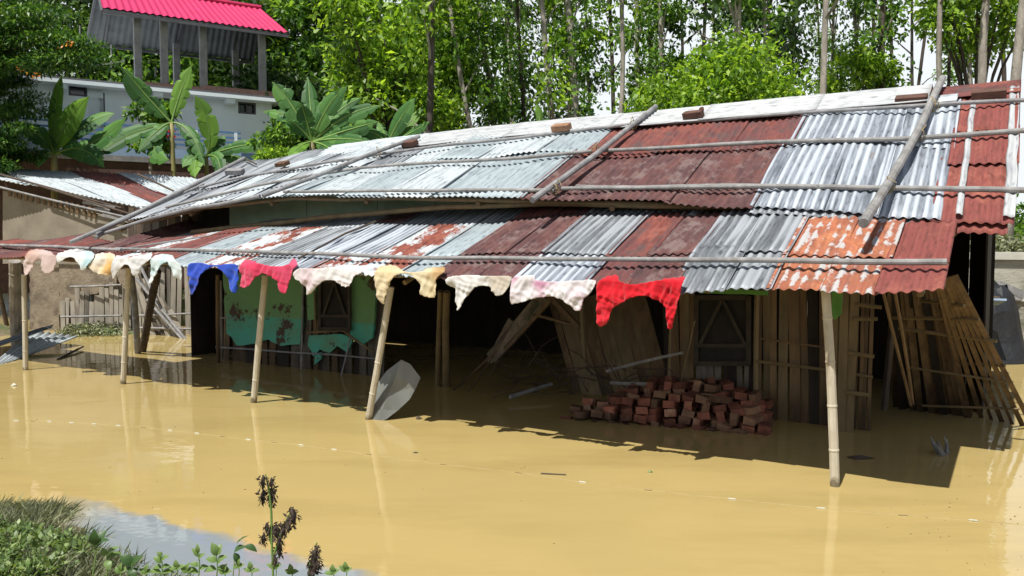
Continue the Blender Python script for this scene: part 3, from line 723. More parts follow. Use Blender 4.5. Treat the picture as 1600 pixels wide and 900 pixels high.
pole([(925, 236), (820, 246), (700, 252), (560, 263), (480, 275), (400, 290), (260, 324)], f_up, 0.021, 'bamboo', 'bamboo pole across the middle of the upper roof, left half', .075)
pole([(1640, 299), (1600, 298), (1400, 293), (1200, 291), (861, 295)], f_up, 0.025, 'bamboo', 'bamboo pole along the lower edge of the upper roof at right', .06)
pole([(866, 297), (700, 297), (590, 298), (444, 300)], f_up, 0.021, 'bamboo', 'bamboo pole along the lower edge of the upper roof at centre', .06)
pole([(1280, 290), (1150, 289), (1010, 292), (900, 290)], f_up, 0.013, 'bamboo', 'thin bamboo lying just above the lower pole of the upper roof', .06)
pole([(407, 307), (340, 320), (300, 325), (230, 343), (160, 366), (150, 372)], f_up, 0.025, 'bamboo_grey', 'bamboo pole along the sagging left edge of the upper roof', .06)
# slanting poles: they lie on top of the long ones
pole([(1472, 122), (1440, 195), (1390, 285), (1350, 349)], lambda u, v: f_up(u, v) if v > 1.05 else f_up(u, 1.05) - (1.05 - v) * .3, 0.036, 'bamboo', 'thickest bamboo pole slanting down the roof near its right end', .14, taper=1.05)
pole([(1025, 166), (930, 242), (872, 285), (832, 314)], f_up, 0.031, 'bamboo_grey', 'bamboo pole slanting down the middle of the upper roof', .13, taper=1.05)
pole([(655, 213), (560, 248), (480, 280), (410, 306)], f_up, 0.029, 'bamboo_grey', 'bamboo pole slanting down the upper roof above the green wall', .13)
pole([(382, 248), (300, 291), (200, 340), (110, 379)], lambda u, v: f_up(min(u, 10.2), v), 0.031, 'bamboo_grey', 'long bamboo pole slanting down the left end of the upper roof', .13)
pole([(318, 288), (250, 318), (190, 345), (150, 366)], f_up, 0.021, 'bamboo_grey', 'shorter bamboo pole beside the long slanting one at the left end', .11)
pole([(382, 248), (400, 257)], f_up, 0.014, 'dark_wood', 'short dark stick under the top of the left slanting pole', .1)
pole([(640, 324), (540, 365), (467, 404)], z_veranda, 0.013, 'dark_wood', 'thin dark stick slanting down the veranda roof', .06)
pole([(1480, 409), (1300, 407), (870, 405)], z_veranda, 0.024, 'bamboo', 'long bamboo pole on the right half of the veranda roof', .05)
pole([(878, 405), (700, 403), (460, 396), (370, 392), (180, 389)], z_veranda, 0.022, 'bamboo', 'long bamboo pole on the middle of the veranda roof', .05)
pole([(190, 391), (90, 386), (0, 383), (-60, 381)], z_veranda, 0.024, 'bamboo', 'bamboo pole on the left end of the veranda roof', .05)
pole([(200, 388), (250, 380), (330, 368)], z_veranda, 0.011, 'bamboo_grey', 'thin grey bamboo on the rusty left part of the veranda roof', .05)
def tie(px, py, r, lift):
    c = onsurf(px, py, f_up, lift); rr_ = random.Random(px)
    for k in range(3):
        a0 = rr_.uniform(0, 3.1); ax = (U * math.cos(a0) + V * math.sin(a0)); up_ = Vector((0, -.3, .95))
        pts = [c + ax * math.cos(t_) * r * 1.5 + up_ * math.sin(t_) * r * 1.6 for t_ in [j * .7854 for j in range(9)]]
        if k == 0: mb_t = MB()
        mb_t.tube(pts, .004, 4, cap=False)
    mb_t.tube([c + up_ * r * 1.3, c + up_ * r * 1.3 + Vector((rr_.uniform(-.06, .06), -.04, .05)), c + up_ * r + Vector((rr_.uniform(-.10, .10), -.09, .0))], .004, 4)
    return mb_t
for (px, py, lab) in ((1437, 212, 'cord tying the thickest slanting pole to the middle pole'), (1388, 293, 'cord tying the thickest slanting pole to the lower pole'), (1459, 166, 'cord tying the thickest slanting pole to the top pole'), (930, 237, 'cord tying the centre slanting pole to the middle pole'), (866, 296, 'cord tying the foot of the centre slanting pole to the lower pole'), (990, 195, 'cord tying the centre slanting pole to the top pole'), (590, 240, 'cord tying the slanting pole above the green wall to the top pole')):
    tag(tie(px, py, .035, .13).build('cord_tie', 'cord'), lab, 'cord', 'cord ties at the pole crossings')
# wooden blocks and bricks weighing the roof down
def block(px, py, f, s, ang, mat, label, lift=.06, name='wood_block', cat='block'):
    p = onsurf(px, py, f, lift + s[2] / 2); c = math.cos(ang); s_ = math.sin(ang)
    ax = U * c + V * s_; ay = V * c - U * s_
    sl = Vector((0, 0, .45)) * ay.dot(V); ay2 = (ay + sl).normalized()
    mb = MB(); mb.quadbox(p, ax * s[0] / 2, ay2 * s[1] / 2, ax.cross(ay2).normalized() * s[2] / 2)
    o = mb.build(name, mat); tag(o, label, cat)
    md = o.modifiers.new('bevel', 'BEVEL'); md.width = .008; md.segments = 1
    return o
block(1424, 156, f_up, (.30, .12, .09), .0, 'wood_red', 'reddish wooden block on the ridge left of the thick slanting pole', .08)
block(1545, 147, f_up, (.30, .12, .09), .0, 'wood_red', 'reddish wooden block on the ridge at the far right end', .08)
block(1083, 179, f_up, (.24, .1, .08), .2, 'wood_red', 'dark wooden block leaning on the ridge beside a splinter', .10)
block(1096, 172, f_up, (.16, .05, .05), 1.2, 'wood_red', 'small splinter of dark wood on the ridge', .14)
block(877, 199, f_up, (.24, .12, .08), .1, 'brick_brown', 'brown brick on the ridge right of the banana leaf tip', .09, 'brick', 'brick')
block(640, 224, f_up, (.24, .12, .08), .1, 'wood_red', 'brown brick at the top of the slanting pole above the green wall', .10, 'brick', 'brick')
block(441, 256, f_up, (.22, .12, .06), .1, 'brick_brown', 'flat brown brick on the ridge near its left end', .09, 'brick', 'brick')
block(367, 268, f_up, (.30, .12, .08), -.3, 'bamboo_grey', 'short grey log on the left end of the ridge', .09, 'log', 'log')

# ================================================================== LAUNDRY
def garment(label, pts, cols_, cat, seed, folds=22, name='shirt'):
    """cloth with the given hanging outline: hangs in front of the eave, its top edge laid on the sheets"""
    m, t, p = newmat('cloth_' + str(seed)); v = coords(t, 'UV', (1, 1, 1), False)
    a, b, c, thr = cols_; a, b, c = [tuple(q * .80 for q in k) for k in (a, b, c)]; thr -= .07
    col = mix(t, ramp(t, nz(t, v, 4, 2, .5), .42, .72), a, b)
    col = mix(t, ramp(t, nz(t, v, 2.0, 2, .5), thr, thr + .14), col, c)
    t.links.new(col, p.inputs['Base Color']); p.inputs['Roughness'].default_value = .85; p.inputs['Sheen Weight'].default_value = .2; p.inputs['Specular IOR Level'].default_value = .15
    wv_ = N(t, 'ShaderNodeMapping'); wv_.inputs['Scale'].default_value = (1.0, .45, 1); wv_.inputs['Rotation'].default_value = (0, 0, .35); t.links.new(v, wv_.inputs[0])
    n_ = nz(t, wv_.outputs[0], 6.5, 1, .4); rdg = N(t, 'ShaderNodeMath', operation='PINGPONG'); rdg.inputs[1].default_value = .06; t.links.new(n_, rdg.inputs[0]); bump(t, p, rdg.outputs[0], .35, .08)
    tr = N(t, 'ShaderNodeBsdfTranslucent'); ms = N(t, 'ShaderNodeMixShader'); ms.inputs[0].default_value = .22
    t.links.new(col, tr.inputs[0]); o_ = t.nodes['Material Output']; t.links.new(p.outputs[0], ms.inputs[1]); t.links.new(tr.outputs[0], ms.inputs[2]); t.links.new(ms.outputs[0], o_.inputs[0])
    x0 = min(q[0] for q in pts); x1 = max(q[0] for q in pts); y0 = min(q[1] for q in pts); y1 = max(q[1] for q in pts)
    st = 1.5; nx = int((x1 - x0) / st) + 2; ny = int((y1 - y0) / st) + 2
    def inside(x, y):
        r_ = False; n = len(pts)
        for i in range(n):
            ax, ay = pts[i]; bx, by = pts[(i + 1) % n]
            if (ay > y) != (by > y) and x < (bx - ax) * (y - ay) / (by - ay) + ax: r_ = not r_
        return r_
    # rounded outline
    sm = pts
    for _ in range(1):
        q = []
        for i in range(len(sm)):
            a_, b_ = sm[i], sm[(i + 1) % len(sm)]
            q += [(a_[0] * .78 + b_[0] * .22, a_[1] * .78 + b_[1] * .22), (a_[0] * .22 + b_[0] * .78, a_[1] * .22 + b_[1] * .78)]
        sm = q
    pts = sm
    def snap(x, y):
        best = None
        for i in range(len(pts)):
            ax, ay = pts[i]; bx, by = pts[(i + 1) % len(pts)]; L2 = (bx - ax) ** 2 + (by - ay) ** 2 + 1e-9
            k = max(0, min(1, ((x - ax) * (bx - ax) + (y - ay) * (by - ay)) / L2)); qx, qy = ax + (bx - ax) * k, ay + (by - ay) * k; d_ = (qx - x) ** 2 + (qy - y) ** 2
            if best is None or d_ < best[0]: best = (d_, qx, qy)
        return best
    mb = MB(); idx = {}
    def vert(i, j):
        if (i, j) in idx: return idx[(i, j)]
        x = x0 + i * st; y = y0 + j * st
        if not inside(x, y):
            _, x, y = snap(x, y)
        p_ = atv(x, y, -.41); u = uv_of(p_)[0]; ez = z_veranda(u, -.33) + .060
        s = noise.noise(Vector((x * .045 + seed, y * .012, 1.3 * seed)))
        q1 = noise.noise(Vector((x * .10 + y * .04, y * .03, seed * 2.1))); q2 = noise.noise(Vector((x * .05 - y * .10, y * .03 + x * .02, seed)))
        f = (.6 - abs(q1) * 2.6) * .8 + (.5 - abs(q2) * 2.2) * .45 + noise.noise(Vector((x * .05, y * .04, seed))) * .8 + s + math.sin(x * .5 + 6 * s + y * .04) * .35
        hang = max(0, min(1, (ez - p_.z) / .15))
        if p_.z > ez:
            p_ = onsurf(x, y, z_veranda, .065); 
            if uv_of(p_)[1] > .5 or p_.y > 16: p_ = atv(x, y, -.33)
            p_ = p_ + Vector((0, 0, .018 + .006 * f))
        else:
            p_ = p_ - V * (.017 * f * (.5 + hang) + .02 * hang)
        mb.v.append(p_); idx[(i, j)] = len(mb.v) - 1; mb.uv[len(mb.v) - 1] = (x * .0075, y * .0075)
        return idx[(i, j)]
    for j in range(ny):
        for i in range(nx):
            if inside(x0 + (i + .5) * st, y0 + (j + .5) * st): mb.f.append((vert(i, j), vert(i + 1, j), vert(i + 1, j + 1), vert(i, j + 1)))
    o = mb.build(name, m, None, smooth=True)
    md = o.modifiers.new('thickness', 'SOLIDIFY'); md.thickness = .006; md.offset = 1
    s_ = o.modifiers.new('soften', 'SMOOTH'); s_.iterations = 4
    return tag(o, label, cat, 'clothes drying on the veranda eave')
W1 = (.80, .79, .77)
garment('dusty pink shirt with orange stained cuff, leftmost of the drying clothes', [(44, 392), (62, 390), (86, 397), (90, 405), (86, 428), (70, 427), (68, 412), (62, 406), (54, 410), (50, 420), (48, 430), (38, 431), (38, 405)], ((.66, .52, .48), (.54, .40, .37), (.62, .27, .12), .60), 'shirt', 1)
garment('white and pale aqua shirt, second from the left of the drying clothes', [(86, 397), (106, 392), (122, 390), (150, 396), (144, 412), (130, 426), (124, 412), (112, 401), (100, 405), (92, 412), (86, 408)], (W1, (.72, .80, .80), (.35, .66, .74), .52), 'shirt', 2)
garment('white shirt with orange yellow sides, third from the left', [(150, 397), (180, 396), (182, 410), (176, 432), (160, 428), (154, 430), (140, 420), (138, 412), (146, 406)], ((.80, .75, .66), (.80, .66, .44), (.75, .46, .14), .60), 'shirt', 3)
garment('plain white shirt hanging on the second post from the left', [(178, 400), (200, 402), (215, 400), (240, 396), (236, 406), (224, 414), (220, 430), (210, 432), (208, 418), (198, 412), (190, 420), (184, 432), (177, 438), (178, 415)], (W1, (.70, .70, .69), (.62, .62, .62), .6), 'shirt', 4)
garment('white shirt with pale aqua sleeve, left of the blue one', [(232, 406), (246, 399), (270, 400), (272, 405), (284, 414), (284, 440), (276, 436), (268, 420), (264, 408), (254, 414), (248, 430), (238, 446), (234, 440), (236, 420)], ((.76, .80, .79), (.60, .73, .74), (.42, .66, .68), .52), 'shirt', 5)
garment('royal blue shirt with white neckline', [(293, 412), (310, 409), (330, 414), (345, 413), (370, 411), (373, 425), (370, 458), (364, 458), (356, 448), (356, 432), (346, 421), (338, 416), (326, 420), (316, 430), (314, 448), (304, 462), (300, 460), (301, 440), (295, 425)], ((.03, .085, .55), (.02, .05, .38), (.03, .10, .62), .5), 'shirt', 6)
garment('pinkish red shirt with one sleeve thrown up onto the roof', [(374, 414), (385, 407), (400, 410), (420, 415), (440, 416), (452, 412), (460, 405), (466, 413), (456, 425), (452, 440), (449, 460), (440, 458), (434, 445), (436, 438), (420, 430), (408, 427), (398, 436), (390, 448), (376, 451), (377, 432)], ((.72, .05, .13), (.55, .03, .08), (.78, .10, .20), .55), 'shirt', 7)
garment('white shirt with pink cuffs, hanging over the window of the green wall', [(457, 424), (470, 418), (500, 419), (530, 416), (560, 416), (566, 418), (566, 428), (556, 430), (552, 444), (545, 449), (536, 447), (522, 438), (508, 438), (498, 448), (490, 458), (478, 462), (475, 442), (460, 436)], (W1, (.76, .68, .69), (.70, .54, .58), .68), 'shirt', 8)
garment('cream yellow shirt with brown stains and green trim inside its collar', [(584, 424), (596, 418), (614, 416), (630, 424), (650, 425), (672, 420), (697, 418), (694, 426), (680, 436), (684, 466), (660, 464), (658, 448), (650, 434), (634, 427), (620, 430), (612, 440), (608, 455), (606, 470), (598, 478), (590, 460), (586, 440)], ((.76, .66, .44), (.72, .56, .30), (.50, .30, .12), .62), 'shirt', 9)
garment('creamy white shirt with one long drooping sleeve, right of the yellow one', [(697, 434), (712, 430), (740, 429), (770, 431), (800, 430), (800, 442), (790, 460), (780, 463), (772, 458), (766, 448), (755, 446), (742, 450), (732, 464), (726, 470), (722, 484), (716, 485), (712, 470), (712, 452), (700, 447)], (W1, (.72, .69, .64), (.62, .55, .45), .60), 'shirt', 10)
garment('white shirt with magenta cuffs and seams, left of the bright red one', [(800, 433), (815, 430), (836, 429), (836, 437), (860, 440), (900, 438), (930, 436), (931, 444), (922, 460), (912, 468), (910, 485), (900, 487), (890, 476), (872, 464), (850, 464), (830, 468), (812, 474), (799, 476), (800, 460)], ((.82, .79, .80), (.74, .58, .66), (.50, .06, .22), .62), 'shirt', 11)
garment('bright red trousers hanging by both legs, rightmost and largest of the drying clothes', [(932, 440), (945, 434), (965, 432), (968, 440), (985, 444), (1000, 443), (1030, 437), (1062, 436), (1073, 434), (1068, 440), (1062, 470), (1056, 490), (1050, 517), (1043, 512), (1042, 488), (1040, 478), (1024, 468), (1008, 461), (990, 464), (972, 474), (954, 484), (952, 505), (934, 513), (933, 470)], ((.74, .015, .03), (.55, .01, .02), (.80, .03, .05), .55), 'trousers', 12, name='trousers')

# ================================================================== BRICK HEAP
for k_ in ('brick', 'brick_brown'):
    t = M[k_].node_tree; p = t.nodes['Principled BSDF']; src = p.inputs['Base Color'].links[0].from_socket
    oi = N(t, 'ShaderNodeObjectInfo'); mr_ = N(t, 'ShaderNodeMapRange'); mr_.inputs[3].default_value = .55; mr_.inputs[4].default_value = 1.35; t.links.new(oi.outputs['Random'], mr_.inputs[0])
    hs = N(t, 'ShaderNodeHueSaturation'); t.links.new(mr_.outputs[0], hs.inputs['Value']); t.links.new(src, hs.inputs['Color']); t.links.new(hs.outputs[0], p.inputs['Base Color'])

bb = MB().quadbox(Vector((0, 0, 0)), Vector((.12, 0, 0)), Vector((0, .0575, 0)), Vector((0, 0, .036)))
BRM = []
for mt in ('brick', 'brick', 'brick_brown'):
    for jj in range(2):
        me = bpy.data.meshes.new('brick'); vs_ = [tuple(q + Vector((random.uniform(-.006, .006), random.uniform(-.005, .005), random.uniform(-.004, .004)))) for q in bb.v]
        me.from_pydata(vs_, [], bb.f); me.materials.append(M[mt]); BRM.append(me)
used_labels = {}
def brick_label(kd, crs, dk, seg):
    t = '%s brick, %s course, %s row, %s of the heap' % (kd, crs, dk, seg); used_labels[t] = used_labels.get(t, 0) + 1
    return t + {1: '', 2: ', further right', 3: ', furthest right'}.get(used_labels[t], '')
pa = atz(878, 652); pb = atz(1208, 678); L_ = (pb - pa).length; dirn = (pb - pa).normalized(); back = Vector((-dirn.y, dirn.x, 0))
if back.y < 0: back = -back
rb = random.Random(3)
for row in range(3):
    for layer in range(7):
        s = 0.05 + rb.uniform(0, .05)
        while s < L_:
            prof = table([0, .08, .2, .3, .45, .6, .75, .9, 1], [.8, 2.2, 3.2, 4.2, 5.1, 5.1, 5.2, 4.6, 2.0], s / L_) - (row == 0) * .8 + rb.uniform(-.35, .35)
            if layer < prof and (row < 2 or layer > 2):
                o = bpy.data.objects.new('brick', rb.choice(BRM)); COL.objects.link(o)
                o.location = pa + dirn * s + back * (.02 + row * .22 + layer * .045 + rb.uniform(-.03, .03)) + Vector((0, 0, -.03 + layer * .072 + rb.uniform(-.008, .008)))
                ori = rb.random(); base_a = math.atan2(back.y, back.x)
                o.rotation_euler = (rb.uniform(-.25, .25) + (math.pi / 2 if ori > .8 else 0), rb.uniform(-.12, .25), base_a + rb.uniform(-.45, .45))
                seg = ['at the left tip', 'in the left part', 'left of the middle', 'in the middle', 'right of the middle', 'in the right part', 'near the right end', 'at the right tip'][min(7, int(s / L_ * 8))]
                crs = ['lowest', 'second lowest', 'third', 'fourth', 'fifth', 'sixth', 'topmost'][layer]; kd = 'brown' if o.data.materials[0].name.startswith('brown') else 'red'; dk = ['front', 'middle', 'back'][row]
                tag(o, brick_label(kd, crs, dk, seg), 'brick', 'bricks heaped under the veranda')
            s += rb.uniform(.135, .17)
# sticks lying beside the heap
def free_stick(a, b, r, mat, va, vb, label, name='stick'):
    o = bamboo(name, [atv(*a, va), atv(*b, vb)], r, mat, None, wob=.03, n=6); return tag(o, label, 'stick')
free_stick((948, 580), (1067, 551), .020, 'bamboo', 2.0, 1.8, 'pale stick leaning up to the wall above the brick heap')
free_stick((955, 596), (1020, 599), .02, 'bamboo', 1.9, 1.7, 'short pale stick lying on top of the brick heap')
free_stick((797, 620), (862, 601), .025, 'bamboo_grey', 1.5, 2.2, 'grey stick poking out of the water left of the bricks')
# tangle of brushwood behind
mb = MB(); rb = random.Random(5)
for k in range(60):
    a = atv(rb.uniform(790, 1000), rb.uniform(570, 618), rb.uniform(2.0, 3.2)); p_ = [a]
    d = Vector((rb.uniform(-1, 1), rb.uniform(-.5, .5), rb.uniform(-.2, .6))).normalized()
    for j in range(4): d = (d + Vector((rb.uniform(-.5, .5), rb.uniform(-.5, .5), rb.uniform(-.5, .4)))).normalized(); p_.append(p_[-1] + d * .16)
    mb.tube(p_, [.008, .007, .006, .005, .003], 4)
tag(mb.build('brushwood', 'dark_wood'), 'tangle of thin grey twigs behind the brick heap', 'brushwood', kind='stuff')

# ================================================================== LOOSE SHEETS
# translucent dirty plastic panel leaning by the fourth post
def pf(x, y): return atv(x, y, .10 + (x - 605) * .0030 + abs(x - 612 + (y - 610) * .25) * .0020 + (y - 610) * -.0012)
pl = [(575, 660), (579, 630), (587, 603), (604, 580), (627, 562), (641, 569), (657, 590), (651, 604), (640, 624), (622, 641), (604, 655), (590, 660)]
ctr = [(598, 640), (607, 615), (618, 590)]
mb = MB(); mb.v = [pf(*q) for q in pl] + [pf(*q) for q in ctr]
mb.f = [(0, 1, 12), (1, 2, 13, 12), (2, 3, 14, 13), (3, 4, 14), (4, 5, 14), (5, 6, 14), (6, 7, 14), (7, 8, 13, 14), (8, 9, 13), (9, 10, 12, 13), (10, 11, 12), (11, 0, 12)]
o = mb.build('plastic_sheet', 'plastic', None); o.modifiers.new('t', 'SOLIDIFY').thickness = .004
tag(o, 'bent grey plastic roofing sheet propped in the water against a bamboo post', 'sheet')
def loose(c, wd, ln, mat, label, name='iron_sheet'):
    fn = lambda a, b: lerp(lerp(c[0], c[1], a), lerp(c[3], c[2], a), b)
    o = corr(fn, wd, ln, 5, amp=.02, pitch=.13).build(name, mat, None, smooth=True, solid=.003)
    tag(o, label, 'roofing sheet'); return o
loose([atz(-25, 580, -.03), atz(44, 556, .02), atz(122, 526, .16), atz(52, 516, .22)], .85, 1.9, 'white_iron', 'pale corrugated iron sheet lying half in the water below the mud wall')
loose([atz(-20, 548, .12), atz(-12, 538, .16), atz(84, 507, .38), atz(80, 513, .32)], .3, 1.9, 'dull_iron', 'narrow grey iron sheet lying above the pale sheet on the mud bank')
o = bamboo('stick', [atz(90, 562, 0), atz(130, 541, .05)], .02, 'dark_wood', None, n=6); tag(o, 'dark stick in the shallow water right of the iron sheet', 'stick')

# ================================================================== LEFT HUT
hut = thing('mud_hut', Vector((-8.4, 17.3, 0)), 'mud walled hut with pale tin roof behind the left end of the big house', 'hut')
ra, rb_, ea, eb = aty(-190, 250, 20.5), aty(335, 281, 19.5), aty(-60, 268, 17.0), aty(575, 400, 16.4)
htypes = ['white_iron', 'white_iron', 'white_iron', 'white_iron', 'maroon_iron', 'white_iron', 'white_iron', 'pale_iron']
bd = [0, .16, .30, .44, .58, .72, .86, .93, 1.0]
for i in range(8):
    a0, a1 = bd[i], bd[i + 1] + .01
    fn = lambda a, b: lerp(lerp(ea, eb, lerp(a0, a1, a)), lerp(ra, rb_, lerp(a0, a1, a)), b) + Vector((0, 0, .03 * math.sin(b * 9 + i)))
    corr(fn, (eb - ea).length * (a1 - a0), 4.2, 8, lift=.004 * (i % 2), amp=.014, pitch=.1).build('roof_sheet', htypes[i], hut, smooth=True, solid=.003)
def hw(px, py, dv=0): return on_plane(px, py, Vector((-10.4, 17.4 + dv, 0)), Vector((.26, .965, 0)))   # plane of the hut's front wall
def hplate(pts, mat, name, dv=0, th=.08, rough=.6, sub=8): return plate(pts, 9 + dv, th, mat, name, hut, plane=lambda x, y: hw(x, y, dv), rough=rough, sub=sub)
hplate([(8, 298), (60, 308), (150, 333), (215, 352), (330, 372), (330, 405), (200, 412), (8, 412)], 'mud_pale', 'wall', 0, .12, .2)
hplate([(50, 412), (96, 412), (96, 520), (50, 520)], 'mud', 'wall', 0, .12, .3)
hplate([(180, 412), (232, 412), (215, 440), (196, 452), (186, 438)], 'mud', 'plaster', -.08, .05, .9)
hplate([(150, 468), (176, 462), (180, 486), (166, 496), (152, 490)], 'mud', 'plaster', -.08, .05, .9)
for k in range(16):
    x = 14 + k * 9
    MB().beam(hw(x, 292 + (x) * .22, -.10), hw(x + random.uniform(-2, 2), 303 + x * .25, -.10), .06, .02, up=Vector((0, 1, 0))).build('slat', 'slat', hut)
def hslat(x, yt, yb, w, mat, dv=-.1, lean=0, yl=0):
    MB().beam(hw(x, yt, dv), hw(x + lean, yb + yl, dv), w, .015, up=Vector((0, 1, 0))).build('slat', mat, hut)
for k in range(27):
    x = 92 + k * 9; hslat(x + random.uniform(-1, 1), 415 + random.uniform(-3, 3), 532, random.uniform(.065, .10), random.choice(['slat_pale', 'slat_pale', 'slat_grey']), random.uniform(.0, .06), random.uniform(-3, 3))
hplate([(94, 412), (186, 412), (182, 444), (162, 450), (150, 462), (134, 458), (122, 470), (112, 490), (94, 492)], 'mud', 'plaster', -.08, .05, .9)
for k in range(13):
    x = 98 + k * 7.6; hslat(x, 462 + random.uniform(-22, 18), 534, random.uniform(.07, .10), random.choice(['slat_pale', 'slat_pale', 'slat_grey']), -.16 + random.uniform(-.03, .03), random.uniform(-3, 3))
for k in range(12):
    x = 205 + k * 5.5; hslat(x, 418 + k * 6, 536, .10, random.choice(['slat_pale', 'slat_grey']), -.25 + random.uniform(-.04, .04), 34 - k * .5 + random.uniform(-4, 4))
for (a, b) in (((110, 448), (190, 445)), ((95, 495), (190, 493)), ((210, 493), (300, 490)), ((215, 512), (320, 515))):
    bamboo('batten', [hw(*a, -.3), hw(*b, -.3)], .025, 'bamboo', hut, n=6)
for (a, b) in (((212, 435), (290, 530)), ((230, 468), (285, 530)), ((218, 412), (245, 470))):
    bamboo('batten', [hw(*a, -.4), hw(*b, -.6)], .03, 'bamboo_grey', hut, n=6)
hplate([(300, 500), (345, 485), (345, 532), (300, 532)], 'mud', 'wall', .2, .1, .5)
for (a, b, mt) in (((-10, 290), (205, 342), 'bamboo_grey'), ((0, 272), (190, 325), 'dark_wood'), ((60, 290), (215, 338), 'dark_wood'), ((215, 272), (275, 300), 'dark_wood')):
    A = aty(*a, 17.4) + Vector((0, 0, 0)); B = aty(*b, 16.4)
    def onhut(px, py):
        n_ = (rb_ - ea).cross(eb - ea).normalized(); return on_plane(px, py, ea + Vector((0, 0, .05)), n_)
    o = bamboo('roof_batten', [onhut(*a), onhut(*b)], .025, mt, hut, n=6)
for (a, b) in (((130, 316), (180, 325)), ((150, 326), (172, 329)), ((160, 336), (190, 342))):
    MB().beam(hw(*a, -.3), hw(*b, -.3), .06, .03, up=Vector((0, 1, 0))).build('splinter', 'bamboo', hut)

# ================================================================== WHITE TWO STOREY HOUSE WITH PINK CANOPY
F = Vector((.84, .54, 0)).normalized(); NB = Vector((-F.y, F.x, 0)); CB = Vector((-7.4, 25.9, 0))
def B_(s, t_, z): return CB - F * s + NB * t_ + Vector((0, 0, z))
def bbox(mb, s0, s1, t0, t1, z0, z1):
    return mb.quadbox(B_((s0 + s1) / 2, (t0 + t1) / 2, (z0 + z1) / 2), F * abs(s1 - s0) / 2, NB * abs(t1 - t0) / 2, Vector((0, 0, abs(z1 - z0) / 2)))
def B_at(px, py, t_=0): return on_plane(px, py, B_(0, t_, 0), NB)
def s_of(p): return -(p - CB).dot(F)
bld = thing('white_house', B_(4, 3, .9), 'pale blue white two storey house with a pink tin canopy on its flat roof', 'house')
ZT = 6.05
openings = [(107, 161, 128, 151), (372, 400, 160, 178)]
ops = []
for (x0, x1, y0, y1) in openings:
    a = B_at(x0, (y0 + y1) / 2 - 2); b = B_at(x1, (y0 + y1) / 2 + 2); zc = (B_at(x0, y0).z + B_at(x1, y1).z) / 2; hz = (y1 - y0) / 1300 * a.y / 2
    ops.append((s_of(b), s_of(a), zc - hz, zc + hz))
dr = (s_of(B_at(272, 200)), s_of(B_at(238, 200)), 4.35, 5.95)     # balcony door
dr2 = (s_of(B_at(165, 200)), s_of(B_at(138, 200)), 4.35, 5.95)
allop = sorted(ops + [dr, dr2])
S0, S1 = 0, 11.5
# front wall built as piers round the openings
mb = MB(); s = S0
for (a, b, z0, z1) in allop:
    bbox(mb, s, a, 0, .25, 0, ZT); bbox(mb, a, b, 0, .25, 0, z0); bbox(mb, a, b, 0, .25, z1, ZT); s = b
bbox(mb, s, S1, 0, .25, 0, ZT)
mb.build('wall', 'house_white', bld)
mb = MB(); bbox(mb, -.0, .25, .25, 6, 0, ZT - .003); bbox(mb, S1 - .25, S1, .25, 6, 0, ZT - .003); bbox(mb, .25, S1 - .25, 5.75, 6, 0, ZT - .003); mb.build('wall', 'house_white', bld)
for (a, b, z0, z1) in allop:
    wn = MB(); bbox(wn, a, b, .14, .17, z0, z1); wn = wn.build('window' if z1 - z0 < 1 else 'door', 'dark_glass', bld)
    fr = MB(); e = .05; bbox(fr, a, b, .02, .12, z0, z0 + e); bbox(fr, a, b, .02, .12, z1 - e, z1); bbox(fr, a, a + e, .02, .12, z0 + e, z1 - e); bbox(fr, b - e, b, .02, .12, z0 + e, z1 - e); bbox(fr, (a + b) / 2 - .02, (a + b) / 2 + .02, .03, .12, z0 + e, z1 - e)
    fr.build('frame', 'frame', wn)
mb = MB(); bbox(mb, -.25, S1 + .25, -.45, 6.2, ZT, ZT + .10); mb.build('roof_slab', 'house_white', bld)
mb = MB(); bbox(mb, -.15, S1, -.35, -.2, ZT + .10, ZT + .17); mb.build('roof_edge', 'frame', bld)
mb = MB(); bbox(mb, -.2, 2.0, -.1, .05, ZT + .10, ZT + .36); bbox(mb, -.2, -.05, .05, 5, ZT + .10, ZT + .36); bbox(mb, 2.0, 4.0, -.1, .05, ZT + .10, ZT + .30); mb.build('parapet', 'parapet', bld)
for s in (1.2, 3.2, 5.6): 
    mb = MB(); bbox(mb, s, s + .25, -.4, 0, ZT - .14, ZT - .002); mb.build('roof_bracket', 'house_white', bld)
# first floor balcony with blue rails
mb = MB(); bbox(mb, 1.2, 9.5, -.95, 0, 4.0, 4.15); mb.build('balcony_slab', 'concrete', bld)
mb = MB(); bbox(mb, -.1, 10.5, -.9, -.75, .5, 3.99); mb.build('dark_shade_strip', 'parapet', bld)  # dark box added to stand for the shade on the ground floor
mb = MB(); bbox(mb, 1.2, 9.5, -.95, -.85, 4.15, 4.40); mb.build('balcony_wall', 'house_dado', bld)
for s in np.arange(1.3, 9.5, 1.1):
    mb = MB(); bbox(mb, s, s + .08, -.94, -.86, 4.401, 4.98); mb.build('rail_post', 'house_white', bld)
for z in (4.52, 4.66, 4.80, 4.95):
    mb = MB(); bbox(mb, 1.2, 9.5, -.93, -.89, z, z + .05); mb.build('rail', 'house_blue', bld)
mb = MB(); bbox(mb, .02, 1.15, -.03, -.002, 4.0, 4.5); mb.build('dado', 'house_dado', bld)
